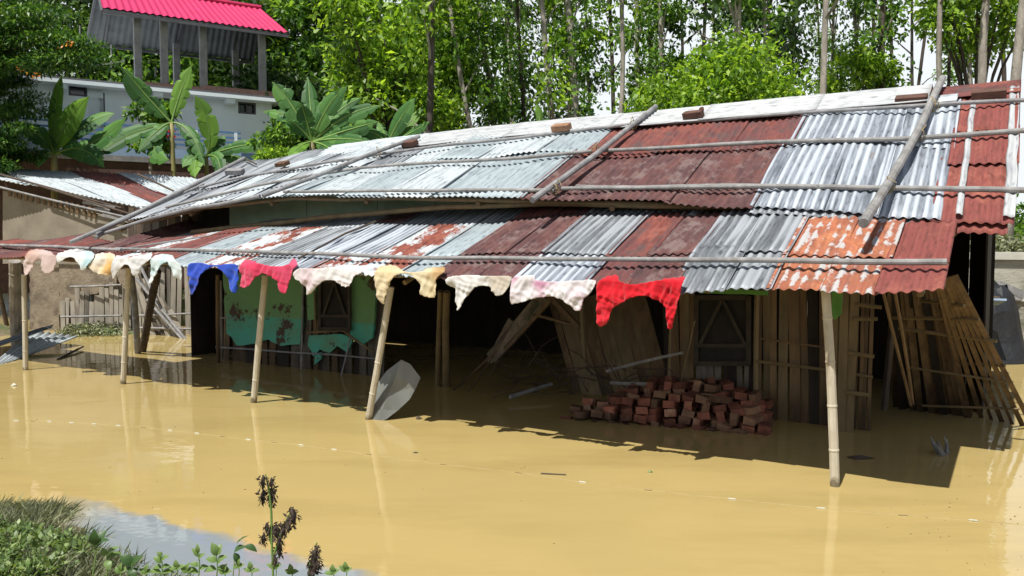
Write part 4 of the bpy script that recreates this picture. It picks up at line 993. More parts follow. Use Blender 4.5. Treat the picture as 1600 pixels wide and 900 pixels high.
# pink canopy on columns
def colm(s, t_, z0, z1): mb = MB(); bbox(mb, s - .095, s + .095, t_, t_ + .2, z0, z1); mb.build('column', 'concrete', bld)
for px in (410, 318, 257, 216): s = s_of(B_at(px, 120, .1)); colm(s, .0, ZT + .10, 8.15)
for px in (368, 276): s = s_of(B_at(px, 110, 3.0)); colm(s, 2.9, ZT + .10, 8.2)
c0 = B_(-.45, -.35, 8.2); c1 = B_(4.7, -.35, 8.2); r0 = B_(-.15, 1.5, 9.3); r1 = B_(4.6, 1.5, 9.3); d0 = B_(-.45, 3.6, 8.1); d1 = B_(4.7, 3.6, 8.1)
def ridgef(a, b, c, d, nm, mat, am=.02): return corr(lambda x, y: lerp(lerp(a, b, x), lerp(c, d, x), y), 5.4, 2.1, 3, amp=am, pitch=.2).build(nm, mat, bld, smooth=False, solid=.004)
ridgef(c0, c1, r0, r1, 'canopy_roof', 'pink_iron'); ridgef(d0, d1, r0, r1, 'canopy_roof', 'pink_iron')
dn = Vector((0, 0, -.05)); ridgef(c0 + dn, c1 + dn, r0 + dn, r1 + dn, 'canopy_lining', 'under_iron', .012); ridgef(d0 + dn, d1 + dn, r0 + dn, r1 + dn, 'canopy_lining', 'under_iron', .012)
MB().tube([r0 + Vector((0, 0, .04)), r1 + Vector((0, 0, .04))], .07, 8).build('ridge_cap', 'pink_iron', bld)
for a, b in ((c0, c1), (d0, d1), (r0, r1), (c0, r0), (c1, r1), (d0, r0), (d1, r1)):
    MB().beam(a - Vector((0, 0, .12)), b - Vector((0, 0, .12)), .06, .08).build('canopy_beam', 'frame', bld)
for s in (2.1, 4.2): MB().beam(B_(s, -.35, 8.1), B_(s, 1.5, 9.15), .05, .07).build('canopy_beam', 'frame', bld); MB().beam(B_(s, 3.6, 8.0), B_(s, 1.5, 9.15), .05, .07).build('canopy_beam', 'frame', bld)
# rods left standing on the roof slab
for (x, y0, y1) in ((125, 40, 112), (174, 70, 108), (243, 105, 120)):
    o = MB().tube([B_at(x, y1, .3), B_at(x, y0, .3)], .025, 6).build('rebar_rod', 'bamboo_grey', bld)
mb = MB(); mb.beam(B_at(140, 104, .3), B_at(195, 95, .3), .05, .03); mb.build('loose_rail', 'bamboo_grey', bld)
# red flowers on the balcony
fl = leaf_mesh('flower', [B_(s_of(B_at(245, 222, -.7)), -.75, 4.95), B_(s_of(B_at(258, 226, -.7)), -.75, 4.85)], [(.28, .2, .16)] * 2, 220, .12, 'flower', 3)
mr = plain('red_petal', (.70, .02, .06), (.5, .015, .04), 9, .7, 0); fl.materials[0] = mr
pot = thing('potted_flower', B_(s_of(B_at(250, 230, -.7)), -.75, 4.4), 'red flowering plant behind the blue balcony rail of the white house', 'plant')
o = put('blossom', fl, pot); o.location = -pot.location
mb = MB(); q = pot.location; mb.tube([q - Vector((0, 0, .24)), q + Vector((0, 0, .05))], [.14, .18], 10); mb.build('pot', 'brick', pot)

# ================================================================== RETAINING WALL AND DEBRIS AT RIGHT
rw = thing('retaining_wall', H(-4, 9.5, 0), 'old grey plastered retaining wall behind the right end of the house', 'wall')
MB().quadbox(H(-6.6, 9.5, .45), U * 7, V * .15, Vector((0, 0, 1.1))).build('wall', 'wall_old', rw)
MB().quadbox(H(-6.6, 9.48, 1.6), U * 7.02, V * .21, Vector((0, 0, .06))).build('capping', 'wall_cap', rw)
MB().quadbox(H(-6.6, 9.1, .35), U * 7, V * .25, Vector((0, 0, .55))).build('footing', 'wall_old', rw)
MB().quadbox(H(-6.6, 9.08, .92), U * 7.01, V * .28, Vector((0, 0, .025))).build('ledge', 'wall_cap', rw)
# heap under a dark tarpaulin
mb = MB(); tp = thing('tarpaulin_heap', atz(1545, 560), 'dark tarpaulin covered heap behind the leaning bamboo lattice', 'heap')
cx = aty(1550, 480, 12.6)
def tf(a, b):
    th = a * 2 * math.pi; ph = b * math.pi / 2
    r_ = 1 + .25 * noise.noise(Vector((math.cos(th) * 1.3, math.sin(th) * 1.3, b * 2)))
    return Vector((cx.x + math.cos(th) * math.cos(ph) * .78 * r_, 12.9 + math.sin(th) * math.cos(ph) * .6 * r_, -.1 + math.sin(ph) * 1.25 * r_))
mb.grid(tf, 20, 8); mb.build('tarpaulin', 'tarp', tp)
for (a, b, mt, w_) in (((1500, 470), (1566, 472), 'blue_panel', .32), ((1505, 484), (1545, 500), 'blue_panel', .14), ((1490, 458), (1560, 466), 'dark_wood', .1)):
    MB().beam(aty(*a, 12.2), aty(*b, 12.1), w_, .03, up=Vector((0, .3, 1))).build('panel', mt, tp)
bn = thing('wooden_bench', aty(1585, 462, 13.2), 'weathered wooden bench end on the ledge at the right edge', 'bench')
for (a, b, w_) in (((1560, 444), (1600, 462), .06), ((1566, 446), (1572, 464), .06), ((1572, 463), (1640, 463), .05), ((1600, 462), (1640, 480), .05)):
    MB().beam(aty(*a, 13.1), aty(*b, 13.1), w_, .12, up=Vector((0, 0, 1))).build('plank', 'bamboo_grey', bn)
# floating scraps
def scrap(px, py, s, mat, label, name, cat, h=.02):
    p = atz(px, py, .0); mb = MB(); rr = random.Random(px)
    n = 9; ring = [p + Vector((math.cos(k / n * 6.283) * s * rr.uniform(.5, 1), math.sin(k / n * 6.283) * s * .5 * rr.uniform(.5, 1), rr.uniform(0, h * .4))) for k in range(n)]
    mb.v += ring + [p + Vector((0, 0, h)), p - Vector((0, 0, .02))]
    for k in range(n): mb.f.append((k, (k + 1) % n, n)); mb.f.append(((k + 1) % n, k, n + 1))
    return tag(mb.build(name, mat), label, cat)
rag = thing('rag', atz(1472, 712), 'torn grey rag sticking out of the shaded water at right', 'rag')
for k in range(7):
    rr_ = random.Random(k); b0 = atz(1466 + k * 2.5, 716 - abs(k - 3) * 2, -.02); t0 = b0 + Vector((rr_.uniform(-.09, .03), rr_.uniform(-.04, .04), rr_.uniform(.07, .20)))
    MB().tube([b0, lerp(b0, t0, .5) + Vector((rr_.uniform(-.02, .02), 0, .01)), t0], [.022, .016, .003], 5).build('fold', 'rag', rag)
scrap(1345, 716, .16, 'dark_wood', 'dark clump of floating debris beside the front right post', 'driftwood', 'debris', .03)
scrap(654, 655, .05, 'dark_wood', 'tiny knot of twigs floating right of the plastic sheet', 'twig', 'twig', .04)
scrap(650, 708, .03, 'dark_wood', 'small dark leaf floating in mid water', 'leaf', 'leaf', .015)
scrap(1016, 738, .03, 'leaf_weed', 'small green leaf floating in mid water', 'leaf', 'leaf', .02)
scrap(22, 603, .05, 'float_white', 'white scrap floating left of the first post', 'scrap', 'scrap', .04)
o = bamboo('stick', [atz(845, 740, .004), atz(884, 742, .004)], .008, 'dark_wood', None, n=5); tag(o, 'short dark twig floating in the sunlit water', 'stick')
rs = np.random.default_rng(3); C = []
mb = MB()
for k in range(110):
    if k < 60: p = atz(rs.uniform(1380, 1620), rs.uniform(640, 900), .003)
    else: p = atz(rs.uniform(0, 900), rs.uniform(600, 860), .003)
    r_ = rs.uniform(.003, .011); a = rs.uniform(0, 6.28); c, q = math.cos(a) * r_, math.sin(a) * r_
    i0 = len(mb.v); mb.v += [p + Vector((c, q, 0)), p + Vector((-q * .5, c * .5, .002)), p + Vector((-c, -q, 0)), p + Vector((q * .5, -c * .5, .002)), p + Vector((0, 0, .005)), p - Vector((0, 0, .004))]
    for u_ in range(4): mb.f.append((i0 + u_, i0 + (u_ + 1) % 4, i0 + 4)); mb.f.append((i0 + (u_ + 1) % 4, i0 + u_, i0 + 5))
tag(mb.build('floating_specks', 'cord'), 'tiny specks of straw and scum on the flood water', 'scum', kind='stuff')
# sunken line with small floats
line = [(20, 657), (70, 658), (140, 662), (215, 667), (300, 676), (380, 686), (460, 694), (565, 708), (680, 724), (800, 737), (900, 752), (1000, 764), (1130, 778), (1270, 793), (1400, 804), (1510, 812), (1620, 822)]
rope = thing('float_line', atz(800, 737), 'thin cord with small pale floats stretched across the flood water', 'cord')
MB().tube([atz(x, y, .000) for x, y in line], .003, 5).build('cord', 'cord', rope)
rr = random.Random(9)
for i in range(len(line) - 1):
    for t_ in ((.1,) if i > 6 else (.1, .6)):
        p = lerp(atz(*line[i], .004), atz(*line[i + 1], .004), t_); d = (atz(*line[i + 1]) - atz(*line[i])).normalized()
        MB().tube([p - d * .03, p - d * .02, p + d * .02, p + d * .03], [.002, .006, .006, .002], 6).build('float', rr.choice(['float_white', 'float_white', 'cord']), rope)

# ================================================================== VEGETATION
def sap(px, py, Y): return aty(px, py, Y)
def trunk_mb(pts, r0, r1, n=8, crook=.06, seed=0):
    P = []; m_ = 14
    for i in range(m_ + 1):
        t = i / m_; x = t * (len(pts) - 1); k = min(int(x), len(pts) - 2); q = lerp(pts[k], pts[k + 1], x - k)
        P.append(q + Vector((noise.noise(Vector((t * 4, seed, 0))), noise.noise(Vector((t * 4, seed, 7))), 0)) * crook)
    return MB().tube(P, [lerp(r0, r1, i / m_) for i in range(m_ + 1)], n)
# prototypes of the tall slender trees: crowns of clumps up the stem, unit height 12 m
def tall_crown(seed, n, dens_low, vine, size, mat, spread=1.5, droop=.4, H_=13):
    rg = random.Random(seed); C, S = [], []
    for k in range(n):
        z = (2 if dens_low else 4.6) + (H_ - (1.5 if dens_low else 4)) * (k / n) ** (1.0 if dens_low else .8) + rg.uniform(-.4, .4); a = rg.uniform(0, 6.283); d = rg.uniform(.15, spread)
        C.append((math.cos(a) * d, math.sin(a) * d, z)); q = rg.uniform(.28, .62); S.append((q * 1.1, q * 1.1, q * .8))
    return C, S
PROTO = {}
def proto(kind, i):
    if (kind, i) in PROTO: return PROTO[(kind, i)]
    if kind == 'sparse': C, S = tall_crown(10 + i, 22, False, 0, .2, 'leaf_fresh', 1.5); me = leaf_mesh('crown', C, S, 2300, .19, 'leaf_fresh' if i % 2 else 'leaf_vine', i, aspect=.5)
    if kind == 'high': C, S = tall_crown(70 + i, 16, False, 0, .2, 'leaf_fresh', 1.6); C = [(x, y, 6.9 + (z - 4.6) * .68) for x, y, z in C]; me = leaf_mesh('crown', C, S, 1500, .19, 'leaf_fresh', i, aspect=.5)
    if kind == 'vine':
        C, S = tall_crown(30 + i, 36, True, 1, .18, 'leaf_vine', .5); me = leaf_mesh('crown', C, S, 4200, .14, 'leaf_vine', i, aspect=.6)
    if kind == 'dense':
        C, S = tall_crown(50 + i, 60, True, 0, .2, 'leaf_dark', 2.3); me = leaf_mesh('crown', C, [(a * 1.2, b * 1.2, c * 1.1) for a, b, c in S], 6000, .24, 'leaf_dark', i, aspect=.5)
    br = MB(); rg = random.Random(i + 99)
    for (x, y, z) in C[::2]:
        br.tube([Vector((0, 0, max(.5, z - .9))), Vector((x * .5, y * .5, z - .35)), Vector((x, y, z))], [.035, .022, .008], 5)
    b = br.build('limbs', 'bark', None, origin=Vector((0, 0, 0))); bm_ = b.data; bpy.data.objects.remove(b)
    PROTO[(kind, i)] = (me, bm_); return PROTO[(kind, i)]
tcount = 0
def tree(px_base, px_top, Y, r, kind, label, bark='bark', Hgt=13, group='tall slender trees behind the houses', sxy=1, cat='tree'):
    """px_base/px_top: where the trunk crosses y=180 and y=0 in the picture; the tree stands at distance Y"""
    global tcount; tcount += 1
    a = aty(px_base, 180, Y); b = aty(px_top, 0, Y); d = (b - a) / (b - a).z
    gz = ground_z(a.x, Y) - .1; base = a + d * (gz - a.z); root = thing('tree', base, label, cat, group)
    top = base + d * Hgt
    trunk_mb([base, lerp(base, top, .5), top], r, r * .35, 8, .09 * (1 + r * 2), tcount * 1.7).build('trunk', bark, root, smooth=True)
    if kind:
        me, lm_ = proto(kind, tcount % 3); sc_ = Hgt / 13
        c = put('crown', me, root, (0, 0, 0), random.uniform(0, 6.28)); c.scale = (sxy, sxy, sc_)
        l = put('limbs', lm_, root, (0, 0, 0), c.rotation_euler.z); l.scale = (sxy, sxy, sc_)
        dd = Vector((d.x, d.y, 0)); ang = math.atan2(dd.x, 1)
        for q in (c, l): q.rotation_euler = (0, math.atan2(d.x, 1), q.rotation_euler.z); q.rotation_mode = 'ZYX'
    return root
TR = [ # base px (y=180), top px (y=0), distance, radius, kind, description
 (673, 676, 17.5, .09, 'sparse', 'dark straight trunk tallest beside the broad leaved tree', 'bark_dark'),
 (733, 702, 21, .08, 'sparse', 'pale trunk leaning left, first right of the dark straight trunk', 'bark'),
 (717, 712, 27, .05, 'vine', 'thin trunk between two leaning pale trunks', 'bark'),
 (772, 748, 22, .09, 'vine', 'grey trunk leaning left with vines round its foot', 'bark'),
 (800, 790, 27, .07, 'vine', 'vine covered trunk right of the leaning grey one', 'bark'),
 (818, 808, 24, .07, 'vine', 'slim leafy vine column left of the pale slanting trunk', 'bark_dark'),
 (862, 846, 20, .09, 'sparse', 'bare pale trunk slanting left above the banana leaf tip', 'bark'),
 (896, 887, 20, .12, 'vine', 'thick trunk wrapped in creepers in the middle of the grove', 'bark'),
 (921, 915, 32, .07, 'sparse', 'distant thin trunk with open crown in mid grove', 'bark_dark'),
 (966, 972, 19, .07, 'high', 'slim pale trunk with a bare upper stem', 'bark'),
 (997, 997, 24, .08, 'vine', 'straight grey trunk right of the slim pale one', 'bark'),
 (1014, 1012, 26, .07, 'sparse', 'dark thin trunk behind the straight grey one', 'bark_dark'),
 (1036, 1032, 23, .08, 'vine', 'leafy column of creepers near the bright bush', 'bark'),
 (1067, 1064, 29, .07, 'high', 'thin trunk above the left of the bright bush', 'bark_dark'),
 (1096, 1103, 25, .07, 'sparse', 'grey trunk above the middle of the bright bush', 'bark'),
 (1152, 1153, 18, .11, 'vine', 'thick pale trunk above the bright bush', 'bark'),
 (1168, 1172, 24, .09, 'dense', 'dark leafy tree just right of the thick pale trunk', 'bark_dark'),
 (1197, 1197, 20, .06, 'high', 'thin straight pale trunk left of the white ridge sheets', 'bark'),
 (1237, 1242, 26, .07, 'vine', 'thin vine grown trunk over the white ridge sheets', 'bark_dark'),
 (1285, 1291, 17, .085, 'high', 'smooth pale trunk standing out over the ridge', 'bark'),
 (1301, 1304, 26, .06, 'vine', 'thin trunk half hidden behind the smooth pale one', 'bark'),
 (1340, 1336, 28, .07, 'vine', 'slender trunk in the thicket right of the smooth pale one', 'bark'),
 (1375, 1380, 20, .10, 'vine', 'dark rough trunk left of the sky gap', 'bark_dark'),
 (1393, 1391, 26, .07, 'high', 'thin trunk right of the dark rough one', 'bark_dark'),
 (1432, 1452, 24, .06, 'high', 'thin trunk leaning right at the left side of the sky gap', 'bark_dark'),
 (1467, 1469, 18, .075, 'high', 'pale trunk behind the top of the thickest pole', 'bark'),
 (1481, 1486, 24, .06, 'high', 'thin trunk just right of the thickest pole', 'bark_dark'),
 (1501, 1500, 26, .07, 'vine', 'short leafy column of creepers above the rusty ridge end', 'bark'),
 (1517, 1514, 23, .07, 'high', 'thin grey trunk above the rusty ridge end', 'bark'),
 (1534, 1543, 18, .11, 'high', 'thick grey trunk third from the right edge', 'bark'),
 (1568, 1561, 21, .07, 'high', 'slim dark trunk second from the right edge', 'bark_dark'),
 (1584, 1597, 17, .12, 'high', 'thick grey trunk at the right edge', 'bark'),
]
for (a, b, Y, r, k, lab, bk) in TR: tree(a, b, Y, r, k, lab, bk, Hgt=13 if Y < 24 else 16)
rg = random.Random(21)
seen_l = set()
def far_label(px):
    l = 'far tree just %s of the %s' % ('left' if px < nearest(px)[0] else 'right', ' '.join(nearest(px)[5].split()[:9]))
    if l in seen_l: l = l.replace('far tree just', 'second far tree')
    seen_l.add(l); return l
nearest = lambda px: min(TR, key=lambda q: abs(q[0] - px))
for k in range(13):                                                       # further trees of the grove
    px = 570 + k * 78 + rg.uniform(-14, 14); Y = rg.uniform(30, 46)
    kind = rg.choice(['vine', 'sparse', 'vine', 'dense']) if px < 900 else rg.choice(['vine', 'sparse']) if px < 1300 else 'high'
    tree(px, px + rg.uniform(-8, 8), Y, .10, kind, far_label(px), 'bark_dark', Hgt=rg.uniform(13, 18), group='far trees of the grove')

def bushy(px, py, Y, rx, rz, n, size, mat, label, name='tree', trunk=True, k=26, seed=0, group=None, aspect=.5, cat='tree', down=0, rr=(.28, .5)):
    """rounded broad crown centred at the picture point"""
    c = aty(px, py, Y); gz = ground_z(c.x, c.y) - .1; base = Vector((c.x, c.y, gz)); root = thing(name, base, label, cat, group)
    rg = random.Random(seed); C, S = [], []
    for i in range(k):
        while True:
            q = Vector((rg.uniform(-1, 1), rg.uniform(-1, 1), rg.uniform(-1, 1)))
            if q.length < 1: break
        C.append((q.x * rx, q.y * rx * .8, c.z - gz + q.z * rz)); s = rg.uniform(*rr) * rx; S.append((s, s, s * .75))
    put('crown', leaf_mesh('crown', C, S, n, size, mat, seed, aspect=aspect), root, (0, 0, 0))
    if trunk:
        mb = trunk_mb([base, base + Vector((.1, 0, (c.z - gz) * .6)), base + Vector((0, 0, c.z - gz))], .16 if rz > 1.5 else .05, .04, 8, .15, seed)
        mb.build('trunk', 'bark_dark', root)
        mb = MB()
        for q in C[::2]: mb.tube([base + Vector((0, 0, (q[2]) * .45)), base + Vector((q[0] * .5, q[1] * .5, q[2] * .8)), base + Vector(q)], [.05, .03, .012], 5)
        mb.build('limbs', 'bark_dark', root)
    return root
bushy(600, 60, 19, 1.5, 2.6, 11000, .16, 'leaf_fresh', 'bright broad leaved tree right of the pink canopy', seed=1, k=34)
bushy(690, 30, 22, 1.5, 2.0, 4600, .16, 'leaf_fresh', 'bright leafy tree behind the dark straight trunk', seed=2)
bushy(640, 150, 22, 1.5, 1.4, 7500, .16, 'leaf_fresh', 'low bright leafy tree above the banana clump', seed=3)
bushy(1150, 145, 17, 1.5, .8, 9500, .14, 'leaf_fresh', 'bright green bush rising behind the middle of the ridge', 'bush', seed=4, cat='bush')
bushy(1030, 165, 19, .9, .5, 3500, .14, 'leaf_fresh', 'small bright bush left of the large one behind the ridge', 'bush', seed=5, cat='bush')
bushy(1340, 120, 20, .8, .7, 2400, .15, 'leaf_fresh', 'bright leafy sapling over the white ridge sheets', 'bush', seed=6, cat='bush')
bushy(1530, 25, 19, 1.3, .7, 3000, .17, 'leaf_fresh', 'bright leafy boughs at the top right corner', seed=7)
# dark wood behind the white house
for i, (px, py, Y, rx, rz, mt) in enumerate([(120, 40, 34, 3.2, 3.2, 'leaf_dark'), (210, 60, 33, 3.0, 3.4, 'leaf_vine'), (300, 70, 35, 3.2, 3.4, 'leaf_dark'), (385, 100, 33, 2.6, 3.4, 'leaf_vine'), (450, 80, 31, 2.4, 3.9, 'leaf_dark'), (505, 120, 30, 2.2, 3.2, 'leaf_vine'), (480, 200, 28, 2.2, 2.2, 'leaf_dark'), (560, 170, 30, 2.4, 2.6, 'leaf_dark')]):
    bushy(px, py, Y, rx, rz, 11000, .26, mt, ['dark tree behind the left end of the white house', 'leafy tree left of the pink canopy', 'dark tree seen between the canopy columns', 'leafy tree behind the right column of the canopy', 'tall dark tree right of the pink canopy', 'round leafy tree beside the tall dark one', 'low dark tree right of the white house', 'dark tree behind the banana clump'][i], seed=20 + i, k=40)
# undergrowth filling the foot of the grove
C, S = [], []; rg = random.Random(4)
for k in range(150):
    px = rg.uniform(520, 1660); Y = rg.uniform(24, 40); p = aty(px, 250, Y); lo = 3.4 if px < 1150 else 1.2
    C.append((p.x, p.y, rg.uniform(1, lo + 1))); s = rg.uniform(.6, 1.3); S.append((s * 1.2, s, s * .9))
me = leaf_mesh('undergrowth', C, S, 30000, .22, 'leaf_vine', 8); o = put('undergrowth', me, None, (0, 0, 0)); tag(o, 'dark leafy undergrowth at the foot of the grove', 'undergrowth', kind='stuff')
C, S = [], []
for k in range(120):
    px = rg.uniform(-600, 2300); Y = rg.uniform(52, 70); p = aty(px, 250, Y)
    C.append((p.x, p.y, rg.uniform(1, 5.5 if px < 1200 else 3))); s = rg.uniform(1.5, 3); S.append((s * 1.4, s, s))
me = leaf_mesh('far_wood', C, S, 30000, .55, 'leaf_vine', 9); o = put('far_wood', me, None, (0, 0, 0)); tag(o, 'far off wood behind the grove', 'wood', kind='stuff')
# weeds on the terrace at right, dusty grey green
C, S = [], []
for k in range(46):
    p = H(rg.uniform(-6, 1.6), rg.uniform(9.9, 12.5), 0); z = ground_z(p.x, p.y); C.append((p.x, p.y, max(z, .6) + .12)); s = rg.uniform(.2, .45); S.append((s * 1.2, s, s * .8))
me = leaf_mesh('weeds', C, S, 9000, .11, 'grass', 10, aspect=.5); o = put('weeds', me, None, (0, 0, 0)); tag(o, 'dusty pale weeds on top of the retaining wall', 'weeds', kind='stuff')
C, S = [], []
for k in range(40):
    px = rg.uniform(100, 196); p = atz(px, rg.uniform(511, 520), .1); C.append((p.x, p.y, ground_z(p.x, p.y) + .03)); S.append((.25, .2, .06))
me = leaf_mesh('weeds', C, S, 2600, .07, 'grass', 11, aspect=.5); o = put('weeds', me, None, (0, 0, 0)); tag(o, 'low grey weeds at the foot of the mud wall', 'weeds', kind='stuff')

# feathery tree overhanging at the left
rt = thing('feathery_tree', Vector((-13.5, 19.8, .3)), 'large feathery leaved tree with a few orange flowers at the left edge', 'tree')
rg = random.Random(12); C, S = [], []; 
for k in range(120):
    x = rg.betavariate(1.0, 1.5) * 165 - 115; y = rg.uniform(-40, 262)
    if x > 95 - abs(y - 110) * .25 + rg.uniform(-20, 30) : x *= .5
    p = aty(x, y, rg.uniform(18.3, 20.8)); C.append((p.x, p.y, p.z)); q = rg.uniform(.3, .62); S.append((q * 1.3, q, q * .35))
for (x, y) in ((60, 65), (90, 62), (118, 72), (100, 92), (70, 100), (130, 95), (40, 40), (20, 20), (60, 20)):
    p = aty(x, y, 18.5); C.append((p.x, p.y, p.z)); S.append((.8, .6, .14))
me = leaf_mesh('crown', C, S, 78000, .13, 'leaf_feather', 12, droop=.2, aspect=.32, flat=.8); o = put('crown', me, rt); o.location = -Vector(rt.location)
C2 = [aty(x, y, 18.0) for x, y in ((108, 66), (112, 68), (52, 116), (56, 118), (100, 72), (30, 110))]
me = leaf_mesh('flower', [tuple(c) for c in C2], [(.12, .08, .06)] * len(C2), 40, .07, 'flower', 2); o = put('flower', me, rt); o.location = -Vector(rt.location)
mb = trunk_mb([Vector((-13.4, 19.6, -.3)), Vector((-13.3, 19.6, 3)), Vector((-13.2, 19.7, 6.6))], .2, .06, 10, .2, 3)
for q in C[::6]:
    q = Vector(q); mb.tube([Vector((-13.3, 19.6, min(5.5, max(1.2, q.z - 1.2)))), lerp(Vector((-13.3, 19.6, q.z - .5)), q, .6), q], [.05, .03, .012], 5)
mb.build('trunk', 'bark_dark', rt)

# banana plants
def banana_leaf(base, mid, tip, w, tear, seed, parent, mat, twist=0):
    """arching midrib with two half blades, torn into strips as banana leaves are"""
    rg = random.Random(seed); n = 26; mb = MB(); P = []
    for i in range(n + 1):
        t = i / n; P.append(base * (1 - t) ** 2 + mid * 2 * t * (1 - t) + tip * t * t)
    view = Vector((0, -1, .35)).normalized()
    for sgn in (-1, 1):
        i = 3
        while i < n:
            k = min(n, i + (rg.randint(1, 4) if rg.random() < tear else rg.randint(4, 9)))
            rows = []; rg_sk = rg.uniform(-.3, .3) * tear; dr = rg.uniform(0, .55) * (1 if tear > .3 else .3)
            for j in range(i, k + 1):
                t = (j / n - .1) / .9; t = max(0, t)
                d = (P[min(j + 1, n)] - P[max(j - 1, 0)]).normalized()
                side = d.cross(view); side = side.normalized() if side.length > .05 else Vector((1, 0, 0)); nn = side.cross(d)
                if twist: side = (side * math.cos(twist) + nn * math.sin(twist)); nn = side.cross(d)
                ww = w * .5 * (math.sin(min(1, t * 1.02) * math.pi) ** .55) * (1 if t < .8 else max(.02, (1 - t) / .2) ** .4)
                sk = d * ww * rg_sk
                shrink = .70 if (j == i or j == k) and k - i > 1 and tear > .2 else 1
                e = P[j] + side * sgn * ww * shrink + nn * (-.06 * ww) + Vector((0, 0, -dr * ww)) + d * ww * .15 + sk
                m_ = P[j] + side * sgn * ww * .5 * shrink + nn * (.05 * ww) + Vector((0, 0, -dr * ww * .35)) + d * ww * .06
                rows.append((P[j], m_, e))
            b = len(mb.v)
            for r_ in rows: mb.v += list(r_)
            for j in range(len(rows) - 1):
                for c in (0, 1): q = b + j * 3 + c; mb.f.append((q, q + 1, q + 4, q + 3))
            i = k if rg.random() > .0 else k + 1
    o = mb.build('leaf', mat, parent, smooth=False, solid=.003)
    MB().tube(P, [lerp(.03, .006, i / n) for i in range(n + 1)], 5).build('midrib', 'stem_green', o)
    return o
def banana(base, top, Y, r, leaves, label):
    b = aty(*base, Y); gz = ground_z(b.x, Y); t_ = aty(*top, Y); root = thing('banana_plant', Vector((b.x, Y, gz)), label, 'plant', 'banana plants in front of the trees')
    b = Vector((b.x, Y, gz - .1)); trunk_mb([b, lerp(b, t_, .5), t_], r, r * .6, 10, .03, base[0]).build('stem', 'banana_stem', root, smooth=True)
    for i, (tip, mid, w, tear, lit, dy) in enumerate(leaves):
        banana_leaf(t_, aty(*mid, Y + dy * .4), aty(*tip, Y + dy), w * Y / 16.5, tear, base[0] * 7 + i, root, 'leaf_banana_lit' if lit else 'leaf_banana', random.uniform(-.3, .3))
banana((83, 290), (84, 242), 20.6, .12, [((97, 116), (80, 175), .30, 0, 1, -.2), ((140, 150), (88, 200), .50, 0, 1, -.6), ((180, 177), (130, 185), .40, .2, 0, .3), ((198, 182), (155, 230), .40, .3, 0, -.4), ((163, 262), (130, 215), .42, .3, 0, -.8), ((35, 200), (60, 200), .4, .3, 0, .5), ((60, 262), (60, 230), .3, .3, 0, -.5), ((75, 205), (80, 225), .3, .2, 0, -.6)], 'leftmost banana plant with broad bright upright leaves')
banana((278, 290), (268, 192), 21.2, .09, [((189, 103), (228, 150), .42, .6, 0, -.3), ((299, 102), (278, 150), .34, .3, 1, .2), ((150, 246), (190, 205), .38, .3, 0, -.6), ((215, 238), (250, 195), .30, .4, 0, -.5), ((265, 250), (215, 240), .34, .5, 0, -.7), ((320, 260), (300, 190), .30, .6, 0, -.4), ((230, 160), (245, 165), .25, .7, 0, .3)], 'slim stemmed banana plant in front of the balcony')
banana((322, 290), (322, 245), 21.2, .09, [((304, 148), (340, 205), .40, .3, 1, -.3), ((352, 212), (338, 225), .28, .3, 0, .2), ((421, 226), (375, 222), .28, .3, 0, -.3), ((293, 212), (300, 232), .25, .4, 0, -.3), ((305, 278), (300, 240), .36, .3, 1, -.6), ((345, 275), (345, 235), .3, .3, 0, -.5), ((400, 262), (370, 235), .24, .4, 0, .2), ((285, 262), (300, 235), .28, .3, 0, -.4)], 'low banana plant with one torn upright leaf, third from the left')
banana((487, 250), (488, 222), 17.5, .10, [((425, 128), (452, 150), .38, .6, 0, 0), ((481, 121), (486, 170), .34, .3, 0, .4), ((544, 133), (508, 160), .38, .6, 0, -.3), ((566, 152), (520, 170), .32, .6, 0, .4), ((596, 165), (545, 168), .30, .6, 0, -.2), ((440, 190), (455, 180), .34, .6, 0, -.6), ((592, 190), (550, 200), .32, .6, 0, -.5), ((582, 222), (530, 212), .36, .5, 0, -.8), ((452, 248), (465, 225), .26, .2, 1, -.8), ((525, 245), (515, 225), .3, .5, 0, -.9), ((508, 150), (500, 180), .3, .4, 0, .3), ((410, 175), (450, 165), .3, .6, 0, .5), ((550, 180), (520, 185), .35, .6, 0, .2), ((470, 160), (480, 190), .35, .5, 0, -.3)], 'large banana clump with many drooping leaves right of the white house')
banana((610, 240), (606, 226), 17.5, .09, [((650, 152), (620, 190), .36, .1, 0, -.2), ((657, 168), (640, 195), .26, .1, 1, .3), ((671, 190), (650, 205), .24, .4, 0, -.4), ((590, 190), (600, 205), .2, .4, 0, .3), ((560, 205), (585, 200), .28, .5, 0, .2)], 'banana plant with one tall smooth leaf, second from the right')
banana((840, 215), (842, 198), 17, .05, [((838, 162), (846, 180), .16, .1, 1, 0), ((862, 190), (850, 188), .12, .2, 0, 0)], 'small banana shoot whose leaf tip shows over the ridge')
# papaya like plant and small bush in front of the white house
bushy(232, 195, 21.9, .62, .75, 900, .20, 'leaf_vine', 'thin papaya like plant between two banana plants', 'papaya_plant', seed=41, k=14, cat='plant', trunk=False)
aty_ = aty(236, 300, 21.9)
mb_papaya = MB().tube([Vector((aty_.x, 21.9, .5)), Vector((aty_.x, 21.9, 4.8))], [.06, .04], 8).build('trunk', 'bark', bpy.data.objects['papaya_plant'])
bushy(425, 245, 17.5, .42, .16, 900, .10, 'leaf_fresh', 'small bright shrub above the left end of the ridge', 'shrub', seed=42, k=10, cat='shrub', trunk=False)
bushy(430, 215, 19, .5, .4, 900, .13, 'leaf_vine', 'leafy shrub at the corner of the white house', 'shrub', seed=43, k=12, cat='shrub', trunk=False)

